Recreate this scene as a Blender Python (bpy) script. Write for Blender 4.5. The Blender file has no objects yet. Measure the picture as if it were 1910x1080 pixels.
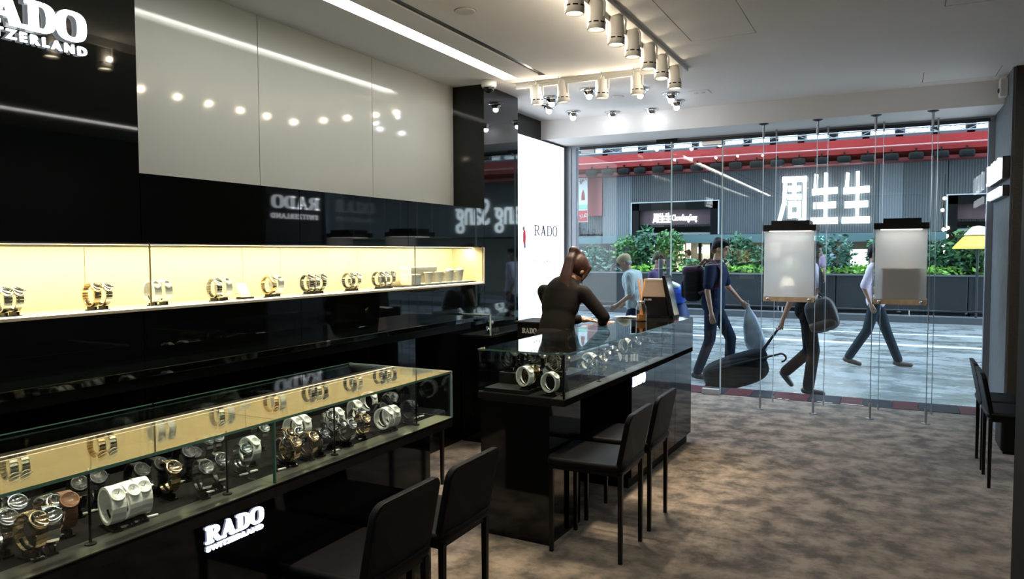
import bpy, bmesh, math, random
from mathutils import Vector, Matrix
import numpy as np
rnd = random.Random(7)
sc = bpy.context.scene
COL = sc.collection
PI = math.pi

# ------------------------------------------------------------------ camera, sky, exposure
EYE = 1.5
F_PX = 1389.0
def _cdir(u, v):
    return Vector(((u-955)/F_PX, -(v-540)/F_PX, -1.0)).normalized()
_y = _cdir(1662, 468); _x = -_cdir(-1780, 479); _x = (_x-_y*_x.dot(_y)).normalized(); _z = _x.cross(_y)
ROT = Matrix((_x, _y, _z))            # camera axes -> room axes (x right, y towards the street, z up)
cam = bpy.data.objects.new('camera', bpy.data.cameras.new('camera'))
COL.objects.link(cam)
cam.matrix_world = Matrix.Translation((0, 0, EYE)) @ ROT.to_4x4()
cam.data.sensor_width = 36.0
cam.data.lens = 36.0*F_PX/1910.0
cam.data.clip_start = 0.02; cam.data.clip_end = 400
sc.camera = cam
def ray(u, v): return ROT @ _cdir(u, v)
def onz(u, v, z): r = ray(u, v); return Vector((0, 0, EYE))+r*((z-EYE)/r.z)
def onx(u, v, x): r = ray(u, v); return Vector((0, 0, EYE))+r*(x/r.x)
def ony(u, v, y): r = ray(u, v); return Vector((0, 0, EYE))+r*(y/r.y)

w = bpy.data.worlds.new('overcast_sky'); sc.world = w; w.use_nodes = True
bg = w.node_tree.nodes['Background']
bg.inputs['Color'].default_value = (0.64, 0.80, 1.0, 1); bg.inputs['Strength'].default_value = 4.4
vs = sc.view_settings
vs.view_transform = 'Standard'; vs.look = 'None'; vs.gamma = 1.0; vs.use_curve_mapping = False
vs.exposure = 0.92
cy = sc.cycles
cy.max_bounces = 8; cy.diffuse_bounces = 4; cy.glossy_bounces = 5; cy.transmission_bounces = 8
cy.transparent_max_bounces = 28; cy.caustics_reflective = False; cy.caustics_refractive = False
cy.sample_clamp_indirect = 4.0; cy.use_denoising = True

# ------------------------------------------------------------------ materials
MATS = {}
def nodes(name):
    m = bpy.data.materials.new(name); m.use_nodes = True
    nt = m.node_tree
    return m, nt, nt.nodes['Principled BSDF']
def mat(name, col, rough=.5, metal=0., spec=.5, emit=None, es=0., coat=0., noise=0., nscale=40., bump=0., bscale=200., sub=None):
    if name in MATS: return MATS[name]
    m, nt, b = nodes(name)
    b.inputs['Base Color'].default_value = (*col, 1); b.inputs['Roughness'].default_value = rough
    b.inputs['Metallic'].default_value = metal; b.inputs['Specular IOR Level'].default_value = spec
    b.inputs['Coat Weight'].default_value = coat
    if emit:
        b.inputs['Emission Color'].default_value = (*emit, 1); b.inputs['Emission Strength'].default_value = es
    if noise or bump:
        tc = nt.nodes.new('ShaderNodeTexCoord')
    if noise:
        n = nt.nodes.new('ShaderNodeTexNoise'); n.inputs['Scale'].default_value = nscale; n.inputs['Detail'].default_value = 4
        r = nt.nodes.new('ShaderNodeValToRGB')
        r.color_ramp.elements[0].position = .3; r.color_ramp.elements[1].position = .7
        r.color_ramp.elements[0].color = (*[c*(1-noise) for c in col], 1)
        r.color_ramp.elements[1].color = (*[min(1, c*(1+noise)) for c in col], 1)
        nt.links.new(tc.outputs['Object'], n.inputs['Vector'])
        nt.links.new(n.outputs['Fac'], r.inputs['Fac']); nt.links.new(r.outputs['Color'], b.inputs['Base Color'])
    if bump:
        n2 = nt.nodes.new('ShaderNodeTexNoise'); n2.inputs['Scale'].default_value = bscale; n2.inputs['Detail'].default_value = 3
        bp = nt.nodes.new('ShaderNodeBump'); bp.inputs['Strength'].default_value = bump; bp.inputs['Distance'].default_value = .01
        nt.links.new(tc.outputs['Object'], n2.inputs['Vector'])
        nt.links.new(n2.outputs['Fac'], bp.inputs['Height']); nt.links.new(bp.outputs['Normal'], b.inputs['Normal'])
    MATS[name] = m; return m

def glass_mat(name, tint=(.93, .97, .96), base=.04, edge=.9):
    # clear sheet glass: Schlick reflection over a tinted clear body (light passes straight through a thin sheet)
    m = bpy.data.materials.new(name); m.use_nodes = True; nt = m.node_tree; nt.nodes.clear()
    o = nt.nodes.new('ShaderNodeOutputMaterial'); mx = nt.nodes.new('ShaderNodeMixShader')
    t = nt.nodes.new('ShaderNodeBsdfTransparent'); t.inputs['Color'].default_value = (*tint, 1)
    g = nt.nodes.new('ShaderNodeBsdfGlossy'); g.inputs['Roughness'].default_value = 0.0
    lw = nt.nodes.new('ShaderNodeLayerWeight'); lw.inputs['Blend'].default_value = .5
    p = nt.nodes.new('ShaderNodeMath'); p.operation = 'POWER'; p.inputs[1].default_value = 5
    ma = nt.nodes.new('ShaderNodeMath'); ma.operation = 'MULTIPLY_ADD'; ma.inputs[1].default_value = edge; ma.inputs[2].default_value = base
    nt.links.new(lw.outputs['Facing'], p.inputs[0]); nt.links.new(p.outputs[0], ma.inputs[0])
    nt.links.new(ma.outputs[0], mx.inputs['Fac']); nt.links.new(t.outputs[0], mx.inputs[1]); nt.links.new(g.outputs[0], mx.inputs[2])
    nt.links.new(mx.outputs[0], o.inputs['Surface'])
    return m

def carpet_mat():
    m, nt, b = nodes('carpet_taupe')
    tc = nt.nodes.new('ShaderNodeTexCoord')
    mp = nt.nodes.new('ShaderNodeMapping'); mp.inputs['Scale'].default_value = (1.0, 1.0, 1)
    nt.links.new(tc.outputs['Object'], mp.inputs['Vector'])
    def nz(sc_, det, ro):
        q = nt.nodes.new('ShaderNodeTexNoise'); q.inputs['Scale'].default_value = sc_; q.inputs['Detail'].default_value = det; q.inputs['Roughness'].default_value = ro
        nt.links.new(mp.outputs[0], q.inputs['Vector']); return q
    n = nz(6.5, 6, .55); n2 = nz(30, 4, .6); n3 = nz(2.0, 2, .5)
    a1 = nt.nodes.new('ShaderNodeMath'); a1.operation = 'MULTIPLY_ADD'; a1.inputs[1].default_value = .32
    a2 = nt.nodes.new('ShaderNodeMath'); a2.operation = 'MULTIPLY_ADD'; a2.inputs[1].default_value = .25
    nt.links.new(n2.outputs['Fac'], a1.inputs[0]); nt.links.new(n.outputs['Fac'], a1.inputs[2])
    nt.links.new(n3.outputs['Fac'], a2.inputs[0]); nt.links.new(a1.outputs[0], a2.inputs[2])
    r = nt.nodes.new('ShaderNodeValToRGB'); r.color_ramp.elements[0].position = .66; r.color_ramp.elements[1].position = .93
    r.color_ramp.elements[0].color = (.062, .050, .039, 1); r.color_ramp.elements[1].color = (.27, .218, .165, 1)
    n = a2
    f = nt.nodes.new('ShaderNodeTexNoise'); f.inputs['Scale'].default_value = 260; f.inputs['Detail'].default_value = 2
    bp = nt.nodes.new('ShaderNodeBump'); bp.inputs['Strength'].default_value = .7; bp.inputs['Distance'].default_value = .01
    nt.links.new(tc.outputs['Object'], f.inputs['Vector'])
    nt.links.new(n.outputs[0], r.inputs['Fac']); nt.links.new(r.outputs['Color'], b.inputs['Base Color'])
    nt.links.new(f.outputs['Fac'], bp.inputs['Height']); nt.links.new(bp.outputs['Normal'], b.inputs['Normal'])
    b.inputs['Roughness'].default_value = .9; b.inputs['Specular IOR Level'].default_value = .15
    b.inputs['Sheen Weight'].default_value = .25
    return m

def wet_mat(name, c0, c1, r0, r1, scale=1.2):
    m, nt, b = nodes(name)
    tc = nt.nodes.new('ShaderNodeTexCoord')
    mp = nt.nodes.new('ShaderNodeMapping'); mp.inputs['Scale'].default_value = (.8, 1.5, 1)
    n = nt.nodes.new('ShaderNodeTexNoise'); n.inputs['Scale'].default_value = scale; n.inputs['Detail'].default_value = 8; n.inputs['Roughness'].default_value = .62
    r = nt.nodes.new('ShaderNodeValToRGB'); r.color_ramp.elements[0].position = .38; r.color_ramp.elements[1].position = .62
    r.color_ramp.elements[0].color = (*c0, 1); r.color_ramp.elements[1].color = (*c1, 1)
    mr = nt.nodes.new('ShaderNodeMapRange'); mr.inputs['From Min'].default_value = .38; mr.inputs['From Max'].default_value = .6
    mr.inputs['To Min'].default_value = r0; mr.inputs['To Max'].default_value = r1
    f = nt.nodes.new('ShaderNodeTexNoise'); f.inputs['Scale'].default_value = 30; f.inputs['Detail'].default_value = 4
    bp = nt.nodes.new('ShaderNodeBump'); bp.inputs['Strength'].default_value = .25; bp.inputs['Distance'].default_value = .02
    nt.links.new(tc.outputs['Object'], mp.inputs['Vector']); nt.links.new(mp.outputs[0], n.inputs['Vector'])
    nt.links.new(n.outputs['Fac'], r.inputs['Fac']); nt.links.new(r.outputs['Color'], b.inputs['Base Color'])
    nt.links.new(n.outputs['Fac'], mr.inputs['Value']); nt.links.new(mr.outputs[0], b.inputs['Roughness'])
    nt.links.new(tc.outputs['Object'], f.inputs['Vector'])
    nt.links.new(f.outputs['Fac'], bp.inputs['Height']); nt.links.new(bp.outputs['Normal'], b.inputs['Normal'])
    return m

def stripe_mat(name, c0, c1, scale, rough=.6, axis='X', bump=.5):
    m, nt, b = nodes(name)
    tc = nt.nodes.new('ShaderNodeTexCoord')
    wv = nt.nodes.new('ShaderNodeTexWave'); wv.wave_type = 'BANDS'; wv.bands_direction = axis
    wv.inputs['Scale'].default_value = scale; wv.inputs['Distortion'].default_value = .6; wv.inputs['Detail'].default_value = 2; wv.inputs['Detail Scale'].default_value = .6
    r = nt.nodes.new('ShaderNodeValToRGB'); r.color_ramp.elements[0].color = (*c0, 1); r.color_ramp.elements[1].color = (*c1, 1)
    bp = nt.nodes.new('ShaderNodeBump'); bp.inputs['Strength'].default_value = bump; bp.inputs['Distance'].default_value = .03
    nt.links.new(tc.outputs['Object'], wv.inputs['Vector']); nt.links.new(wv.outputs['Fac'], r.inputs['Fac'])
    nt.links.new(r.outputs['Color'], b.inputs['Base Color']); nt.links.new(wv.outputs['Fac'], bp.inputs['Height'])
    nt.links.new(bp.outputs['Normal'], b.inputs['Normal']); b.inputs['Roughness'].default_value = rough
    return m

def frosted_mat():
    m = bpy.data.materials.new('frosted_white_glass'); m.use_nodes = True; nt = m.node_tree; nt.nodes.clear()
    o = nt.nodes.new('ShaderNodeOutputMaterial'); a = nt.nodes.new('ShaderNodeAddShader'); mx = nt.nodes.new('ShaderNodeMixShader')
    d = nt.nodes.new('ShaderNodeBsdfDiffuse'); d.inputs['Color'].default_value = (.80, .80, .78, 1)
    t = nt.nodes.new('ShaderNodeBsdfTranslucent'); t.inputs['Color'].default_value = (.97, .97, .97, 1)
    rf = nt.nodes.new('ShaderNodeBsdfRefraction'); rf.inputs['Color'].default_value = (.92, .92, .92, 1); rf.inputs['Roughness'].default_value = .35; rf.inputs['IOR'].default_value = 1.0
    m1 = nt.nodes.new('ShaderNodeMixShader'); m1.inputs['Fac'].default_value = .62
    nt.links.new(d.outputs[0], m1.inputs[1]); nt.links.new(t.outputs[0], m1.inputs[2])
    mx.inputs['Fac'].default_value = .30
    nt.links.new(m1.outputs[0], mx.inputs[1]); nt.links.new(rf.outputs[0], mx.inputs[2])
    nt.links.new(mx.outputs[0], o.inputs['Surface']); nt.nodes.remove(a)
    return m

def leaf_mat(name, c0, c1):
    m, nt, b = nodes(name)
    oi = nt.nodes.new('ShaderNodeTexCoord'); n = nt.nodes.new('ShaderNodeTexNoise'); n.inputs['Scale'].default_value = 6
    r = nt.nodes.new('ShaderNodeValToRGB'); r.color_ramp.elements[0].position = .35; r.color_ramp.elements[1].position = .65
    r.color_ramp.elements[0].color = (*c0, 1); r.color_ramp.elements[1].color = (*c1, 1)
    nt.links.new(oi.outputs['Object'], n.inputs['Vector']); nt.links.new(n.outputs['Fac'], r.inputs['Fac'])
    nt.links.new(r.outputs['Color'], b.inputs['Base Color']); b.inputs['Roughness'].default_value = .4
    b.inputs['Subsurface Weight'].default_value = 0
    return m

def lamp(name, col, s):
    return mat(name, (.8, .8, .8), .5, emit=col, es=s)

GLOSS = mat('black_lacquer_glass', (.002, .003, .0025), .03, spec=.44)
GLOSS2 = mat('black_gloss_panel', (.0035, .0035, .004), .06, spec=.42)
BLACK = mat('black_satin', (.004, .004, .004), .35, spec=.25)
BLACKM = mat('black_matte', (.010, .010, .010), .6, spec=.12)
LEATHER = mat('black_leather', (.0035, .0035, .004), .40, spec=.09, bump=.25, bscale=420)
CEIL = mat('ceiling_paint', (.86, .86, .85), .9, noise=.02, nscale=2)
WHITEP = mat('white_backpainted_glass', (.46, .475, .44), .07, spec=.5)
CREAM = mat('cream_niche_laminate', (.64, .56, .40), .45)
CARPET = carpet_mat()
GLASS = glass_mat('clear_glass')
SHOPG = glass_mat('storefront_glass', (.90, .955, .95))
STEEL = mat('brushed_steel', (.55, .55, .56), .3, 1.)
CHROME = mat('polished_steel', (.8, .8, .82), .08, 1.)
ALU = mat('grey_aluminium', (.30, .33, .38), .4, .6)
DKMET = mat('dark_metal', (.05, .05, .055), .4, .8)
WHITEM = mat('white_enamel', (.72, .71, .68), .4)
PLAT = mat('charcoal_platform', (.012, .0115, .011), .6, spec=.0, noise=.15, nscale=30)
PLATE = mat('bronze_platform_edge', (.10, .095, .085), .3, .6)
FROST = frosted_mat()
LED = lamp('led_white_lettering', (.86, .93, 1.0), 2.4)
LEDV = lamp('led_blue_white_lettering', (.66, .74, 1.0), 3.0)
STRIP = lamp('ceiling_strip_diffuser', (1., .97, .90), 10.0)

# ------------------------------------------------------------------ mesh helpers
class MB:
    def __init__(s): s.v = []; s.f = []
    def add(s, vs_, fs): k = len(s.v); s.v += [tuple(p) for p in vs_]; s.f += [tuple(i+k for i in q) for q in fs]; return s
    def box(s, x0, x1, y0, y1, z0, z1):
        return s.add([(x0,y0,z0),(x1,y0,z0),(x1,y1,z0),(x0,y1,z0),(x0,y0,z1),(x1,y0,z1),(x1,y1,z1),(x0,y1,z1)],
                     [(3,2,1,0),(4,5,6,7),(0,1,5,4),(1,2,6,5),(2,3,7,6),(3,0,4,7)])
    def prism(s, poly, fn, d0, d1):       # poly: 2D points (ccw), fn(a,b,d)->xyz
        n = len(poly)
        return s.add([fn(a, b, d0) for a, b in poly]+[fn(a, b, d1) for a, b in poly],
                     [tuple(range(n))[::-1], tuple(range(n, 2*n))]+[(i, (i+1) % n, n+(i+1) % n, n+i) for i in range(n)])
    def cyl(s, p0, p1, r0, r1=None, n=16, cap=True):
        r1 = r0 if r1 is None else r1
        p0 = Vector(p0); p1 = Vector(p1); a = (p1-p0).normalized()
        b = a.orthogonal().normalized(); c = a.cross(b)
        vv = []
        for p, r in ((p0, r0), (p1, r1)):
            for i in range(n):
                t = 2*PI*i/n; vv.append(p+(b*math.cos(t)+c*math.sin(t))*r)
        ff = [(i, (i+1) % n, n+(i+1) % n, n+i) for i in range(n)]
        if cap: ff += [tuple(range(n))[::-1], tuple(range(n, 2*n))]
        return s.add(vv, ff)
    def lathe(s, prof, p0=(0, 0, 0), axis=(0, 0, 1), n=20):   # prof: (r, h)
        p0 = Vector(p0); a = Vector(axis).normalized(); b = a.orthogonal().normalized(); c = a.cross(b)
        vv = []; m = len(prof)
        for r, h in prof:
            for i in range(n):
                t = 2*PI*i/n; vv.append(p0+a*h+(b*math.cos(t)+c*math.sin(t))*r)
        ff = [(j*n+i, j*n+(i+1) % n, (j+1)*n+(i+1) % n, (j+1)*n+i) for j in range(m-1) for i in range(n)]
        ff += [tuple(range(n))[::-1], tuple(range((m-1)*n, m*n))]
        return s.add(vv, ff)
    def tube(s, pts, r, n=8, r1=None):
        pts = [Vector(p) for p in pts]; m = len(pts); vv = []; prev = None
        for j, p in enumerate(pts):
            a = (pts[min(j+1, m-1)]-pts[max(j-1, 0)]).normalized()
            if prev is None: b = a.orthogonal().normalized()
            else:
                b = prev-a*prev.dot(a)
                b = b.normalized() if b.length > 1e-6 else a.orthogonal().normalized()
            prev = b; c = a.cross(b)
            rr = r if r1 is None else r+(r1-r)*j/(m-1)
            for i in range(n):
                t = 2*PI*i/n; vv.append(p+(b*math.cos(t)+c*math.sin(t))*rr)
        ff = [(j*n+i, j*n+(i+1) % n, (j+1)*n+(i+1) % n, (j+1)*n+i) for j in range(m-1) for i in range(n)]
        ff += [tuple(range(n))[::-1], tuple(range((m-1)*n, m*n))]
        return s.add(vv, ff)
    def sup(s, c, r, e=1., rot=None, nu=16, nv=10):           # superellipsoid: e=1 ball, e->0 box
        c = Vector(c); sg = lambda x, k: math.copysign(abs(x)**k, x)
        vv = []; ff = []
        for j in range(nv+1):
            ph = -PI/2+PI*j/nv
            for i in range(nu):
                t = 2*PI*i/nu
                p = Vector((r[0]*sg(math.cos(ph), e)*sg(math.cos(t), e), r[1]*sg(math.cos(ph), e)*sg(math.sin(t), e), r[2]*sg(math.sin(ph), e)))
                if rot is not None: p = rot @ p
                vv.append(c+p)
        for j in range(nv):
            for i in range(nu): ff.append((j*nu+i, j*nu+(i+1) % nu, (j+1)*nu+(i+1) % nu, (j+1)*nu+i))
        return s.add(vv, ff)
    def cap(s, p0, p1, r0, r1, n=12):                          # tapered capsule
        p0 = Vector(p0); p1 = Vector(p1); a = p1-p0; L = a.length
        if L < 1e-6: return s.sup(p0, (r0, r0, r0))
        prof = [(r0*math.sin(t)+1e-5, -r0*math.cos(t)) for t in (0.05, .5, 1.0, PI/2)]+[(r1*math.sin(t)+1e-5, L+r1*math.cos(t)) for t in (PI/2, 1.0, .5, .05)]
        return s.lathe(prof, p0, a, n)
    def ring(s, fn, cx, cy_, ro, ri, a0, a1, d0, d1, n=24, ex=1.0):
        sg = lambda x: math.copysign(abs(x)**ex, x)
        vv = []; closed = abs(a1-a0) > 359.9
        k = n if closed else n+1
        for i in range(k):
            t = math.radians(a0+(a1-a0)*i/n); c, si = sg(math.cos(t)), sg(math.sin(t))
            for (rx, ry) in (ro, ri):
                for d in (d0, d1): vv.append(fn(cx+rx*c, cy_+ry*si, d))
        ff = []
        for i in range(n):
            a = 4*i; b = 4*((i+1) % k)
            ff += [(a, b, b+1, a+1), (a+2, a+3, b+3, b+2), (a+1, b+1, b+3, a+3), (a, a+2, b+2, b)]
        if not closed: ff += [(0, 1, 3, 2), (4*n, 4*n+2, 4*n+3, 4*n+1)]
        return s.add(vv, ff)
    def stroke(s, fn, pts, wd, d0, d1):
        for (a, b) in zip(pts[:-1], pts[1:]):
            a = Vector(a); b = Vector(b); t = (b-a).normalized()*wd*.42; n = Vector((-t.y, t.x)).normalized()*wd/2
            a2 = a-t; b2 = b+t
            s.prism([tuple(a2-n), tuple(b2-n), tuple(b2+n), tuple(a2+n)], fn, d0, d1)
        return s
    def mesh(s, name, smooth=False, recalc=True):
        me = bpy.data.meshes.new(name); me.from_pydata(s.v, [], s.f)
        if recalc:
            bm = bmesh.new(); bm.from_mesh(me); bmesh.ops.recalc_face_normals(bm, faces=bm.faces); bm.to_mesh(me); bm.free()
        if smooth:
            me.polygons.foreach_set('use_smooth', [True]*len(me.polygons))
            me.update()
        return me
    def build(s, name, material, parent=None, smooth=False, bevel=0., recalc=True):
        o = put(name, s.mesh(name, smooth, recalc), material, parent)
        if bevel:
            b = o.modifiers.new('bevel', 'BEVEL'); b.width = bevel; b.segments = 2; b.limit_method = 'ANGLE'
        return o

ORD = ['first', 'second', 'third', 'fourth', 'fifth', 'sixth', 'seventh', 'eighth', 'ninth', 'tenth', 'eleventh', 'twelfth', 'thirteenth', 'fourteenth', 'fifteenth', 'sixteenth', 'seventeenth', 'eighteenth', 'nineteenth', 'twentieth']
KIDS = {}
def put(name, me, material, parent=None):
    o = bpy.data.objects.new(name, me); COL.objects.link(o)
    if material is not None and not me.materials: me.materials.append(material)
    if parent is not None:
        o.parent = parent; KIDS.setdefault(parent.name, []).append(o)
        # geometry is written in room coordinates: bring it into the parent's frame
        o.matrix_parent_inverse = WM(parent).inverted()
    return o
def WM(o):
    m = o.matrix_basis.copy()
    return (WM(o.parent) @ o.matrix_parent_inverse @ m) if o.parent else m
def tag(o, label, cat, group=None, kind=None):
    o['label'] = label; o['category'] = cat
    if group: o['group'] = group
    if kind: o['kind'] = kind
    return o
def thing(name, label, cat, loc=(0, 0, 0), rz=0., group=None):
    o = bpy.data.objects.new(name, None); COL.objects.link(o)
    o.empty_display_size = .05
    o.location = loc; o.rotation_euler = (0, 0, rz)
    return tag(o, label, cat, group)
def local(o, parent):                    # geometry already in the parent's own frame
    o.parent = parent; o.matrix_parent_inverse = Matrix.Identity(4); return o
def struct(name, mb, material, label=None, cat=None, **k):
    o = mb.build(name, material, **k); o['kind'] = 'structure'
    if label: o['label'] = label; o['category'] = cat
    return o
def B(*a): return MB().box(*a)
def copy_tree(o, parent=None):
    c = o.copy(); COL.objects.link(c); mi = o.matrix_parent_inverse.copy(); c.parent = parent; c.matrix_parent_inverse = mi
    for ch in KIDS.get(o.name, ()): copy_tree(ch, c)
    return c
def light(name, kind, power, loc, col, parent=None, to=None, size=.05, spot=None, blend=.5):
    l = bpy.data.lights.new(name, kind); l.energy = power; l.color = col
    if kind == 'SPOT': l.spot_size = math.radians(spot); l.spot_blend = blend; l.shadow_soft_size = size
    elif kind == 'AREA': l.shape = 'RECTANGLE'; l.size, l.size_y = size
    else: l.shadow_soft_size = size
    o = bpy.data.objects.new(name, l); COL.objects.link(o)
    M_ = Matrix.Translation(loc)
    if to is not None: M_ = M_ @ (Vector(to)-Vector(loc)).to_track_quat('-Z', 'Y').to_matrix().to_4x4()
    if parent is not None: o.parent = parent; o.matrix_parent_inverse = WM(parent).inverted()
    o.matrix_basis = M_
    return o
def text_mesh(txt, size, depth, name='lettering', spacing=1.0, xscale=1.0, bold=0.):
    cu = bpy.data.curves.new(name, 'FONT'); cu.body = txt; cu.size = size; cu.extrude = depth/2
    cu.space_character = spacing; cu.align_x = 'LEFT'; cu.resolution_u = 3; cu.offset = bold
    ob = bpy.data.objects.new(name, cu); COL.objects.link(ob)
    dg = bpy.context.evaluated_depsgraph_get(); me = bpy.data.meshes.new_from_object(ob.evaluated_get(dg))
    bpy.data.objects.remove(ob); bpy.data.curves.remove(cu)
    co = np.empty(len(me.vertices)*3); me.vertices.foreach_get('co', co); co = co.reshape(-1, 3)
    co[:, 0] *= xscale; co[:, 2] += depth/2
    me.vertices.foreach_set('co', co.ravel()); me.update()
    return me
def frame(o, ux, uy):                    # plane mapping: (a,b,d) -> o + a ux + b uy + d n
    o = Vector(o); ux = Vector(ux).normalized(); uy = Vector(uy).normalized(); n = ux.cross(uy)
    return lambda a, b, d: tuple(o+ux*a+uy*b+n*d)
def text_on(txt, size, depth, o, ux, uy, material, parent, name='lettering', fitw=None, **k):
    me = text_mesh(txt, size, depth, name, **k)
    if fitw:
        xs = [v.co.x for v in me.vertices]; sc_ = fitw/(max(xs)-min(xs)); x0 = min(xs)
        for v in me.vertices: v.co.x = (v.co.x-x0)*sc_
    fn = frame(o, ux, uy)
    for v in me.vertices: v.co = fn(*v.co)
    me.update(); me.name = name
    return put(name, me, material, parent)

# the slab-serif word on the signs, one mesh per letter; cap height h
def rado(o, ux, uy, h, depth, material, parent, width=None, thin=False):
    W = dict(R=.98, A=1.06, D=.96, O=1.0) if not thin else dict(R=.66, A=.70, D=.66, O=.62)
    gap = .03 if not thin else .10
    tot = sum(W.values())+3*gap; sx = h if width is None else width/tot
    x = 0.
    for ch in 'RADO':
        f0 = frame(Vector(o)+Vector(ux).normalized()*x*sx, ux, uy)
        fn = lambda a, b, d, f0=f0: f0(a*sx, b*h, d)
        m = MB(); D = (0., depth); w_ = W[ch]
        st = .28 if not thin else .11; hl = .13 if not thin else .075
        if ch == 'R':
            s0 = .12 if not thin else .07
            m.prism([(s0,0),(s0+st,0),(s0+st,1),(s0,1)], fn, *D)
            m.prism([(0,0),(s0+st+.1,0),(s0+st+.1,hl),(0,hl)], fn, *D); m.prism([(0,1-hl),(.5*w_,1-hl),(.5*w_,1),(0,1)], fn, *D)
            m.ring(fn, .5*w_, .735, (.42*w_, .265), (.42*w_-st, .265-hl), -90, 90, *D, n=14, ex=.8)
            m.prism([(s0+st,.47),(.52*w_,.47),(.52*w_,.47+hl),(s0+st,.47+hl)], fn, *D)
            m.prism([(.42*w_,.5),(.42*w_+st*1.05,.5),(w_-.02,hl),(w_,0),(w_-st*.95,0)], fn, *D)
        if ch == 'A':
            m.prism([(.10*w_,0),(.10*w_+hl,0),(.5*w_+hl*.6,1),(.5*w_-hl*.5,1)], fn, *D)
            m.prism([(.40*w_,1),(.40*w_,.93),(.86*w_-st,0),(.92*w_,0),(.60*w_,1)], fn, *D)
            m.prism([(.22*w_,.26),(.74*w_,.26),(.72*w_,.26+hl),(.25*w_,.26+hl)], fn, *D)
            m.prism([(0,0),(.32*w_,0),(.32*w_,hl*.9),(0,hl*.9)], fn, *D); m.prism([(.60*w_,0),(w_,0),(w_,hl*.9),(.60*w_,hl*.9)], fn, *D)
        if ch == 'D':
            s0 = .12 if not thin else .07
            m.prism([(s0,0),(s0+st,0),(s0+st,1),(s0,1)], fn, *D)
            m.prism([(0,0),(.5*w_,0),(.5*w_,hl),(0,hl)], fn, *D); m.prism([(0,1-hl),(.5*w_,1-hl),(.5*w_,1),(0,1)], fn, *D)
            m.ring(fn, .48*w_, .5, (.52*w_, .5), (.52*w_-st, .5-hl), -90, 90, *D, n=18, ex=.75)
        if ch == 'O':
            m.ring(fn, .5*w_, .5, (.5*w_, .52), (.5*w_-st, .52-hl*1.05), 0, 360, *D, n=32, ex=.72)
        m.build('letter', material, parent)
        x += w_+gap
    return tot*sx

# ================================================================== THE ROOM SHELL
H = 2.89; XF = -3.03; XR = -3.35; YS = 7.88
struct('floor', B(-3.5, 2.6, -5, 7.90, -.12, 0), CARPET, 'mottled taupe carpet over the whole shop floor', 'floor')

# ceiling: cells around the real recesses
def cells(x0, x1, y0, y1, holes):
    xs = sorted({x0, x1, *[h[0] for h in holes], *[h[1] for h in holes]}); ys = sorted({y0, y1, *[h[2] for h in holes], *[h[3] for h in holes]})
    m = MB()
    for a, b in zip(xs[:-1], xs[1:]):
        run = None
        for c, d in zip(ys[:-1], ys[1:]):
            cx_, cy_ = (a+b)/2, (c+d)/2
            hole = any(h[0] < cx_ < h[1] and h[2] < cy_ < h[3] for h in holes)
            if hole:
                if run: m.box(a, b, run[0], run[1], H, H+.07)
                run = None
            else: run = (run[0], d) if run else (c, d)
        if run: m.box(a, b, run[0], run[1], H, H+.07)
    return m
holes = [(-2.815, -2.695, -4.2, 5.41), (-2.505, -2.443, -4.2, 5.40), (1.43, 1.57, -2.0, 6.0), (-1.208, -.792, 3.6, 5.005), (.20, .72, 6.72, 7.12), (.243, .70, 4.3, 4.972)]
ceil = struct('ceiling', cells(-3.4, 2.45, -5, 7.30, holes).box(-3.5, 2.6, -5, 8.0, H+.07, H+.2), CEIL, 'matte off-white plaster ceiling with recessed strips', 'ceiling')
for (x0, x1, y0, y1) in holes[3:]:
    put('access_panel', B(x0+.005, x1-.005, y0+.005, y1-.005, H+.001, H+.05).mesh('access_panel'), CEIL, ceil)
put('air_slot_blade', B(-2.503, -2.470, -4.2, 5.39, H+.012, H+.05).mesh('air_slot_blade'), BLACK, ceil)
put('air_slot_blade', B(-2.462, -2.445, -4.2, 5.39, H+.008, H+.05).mesh('air_slot_blade'), DKMET, ceil)
struct('trim_1', B(-3.4, .80, 7.28, 8.0, 2.69, H+.01), CEIL, 'plaster bulkhead dropped in front of the shop glass', 'bulkhead', bevel=.004)
# left wall
pier = struct('wall_left', B(-3.7, XR, -5, 7.9, -.1, 3.0), BLACK, 'black back wall behind the wall showcase', 'wall')
def panels(name, ys, x0, x1, z0, z1, m, parent, gap=.0025):
    for a, b in zip(ys[:-1], ys[1:]):
        put(name, B(x0, x1, a+gap, b-gap, z0, z1).mesh(name), m, parent)
panels('white_panel', [2.20, 3.272, 4.35, 5.46], XR, XR+.02, 1.75, H, WHITEP, pier)
panels('black_panel', [-5., -1.2, .3, 1.55, 2.255], XR, XF, 1.548, H, GLOSS, pier)
panels('black_panel', [2.255, 3.272, 4.35, 5.452], XR+.03, XF, 1.548, 1.862, GLOSS, pier)
panels('black_panel', [-5., -1.2, .3, 1.55, 2.255, 3.272, 4.35, 5.452], XR, XF, 0.0, 1.236, GLOSS, pier)
put('column_cladding', B(XR, XF, 5.455, 6.085, 0, H).mesh('column_cladding'), GLOSS, pier)
put('niche_floor', B(XR, XF+.002, -5, 5.452, 1.237, 1.249).mesh('niche_floor'), CREAM, pier)
put('niche_ceiling', B(XR, XF-.05, -5, 5.452, 1.540, 1.547).mesh('niche_ceiling'), CREAM, pier)
put('niche_end', B(XR, XF, 5.440, 5.454, 1.25, 1.54).mesh('niche_end'), CREAM, pier)
panels('niche_back', [-5, -1.2, .3, 1.2, 2.185, 3.13, 3.43, 4.17, 5.44], XR, XR+.012, 1.25, 1.54, CREAM, pier, gap=.002)
# wall below the light box, and ledge
struct('trim_2', B(XR-.01, XR+.03, 7.79, 7.95, 0, 2.70), ALU, 'grey aluminium end frame beside the light box', 'frame')
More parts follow.
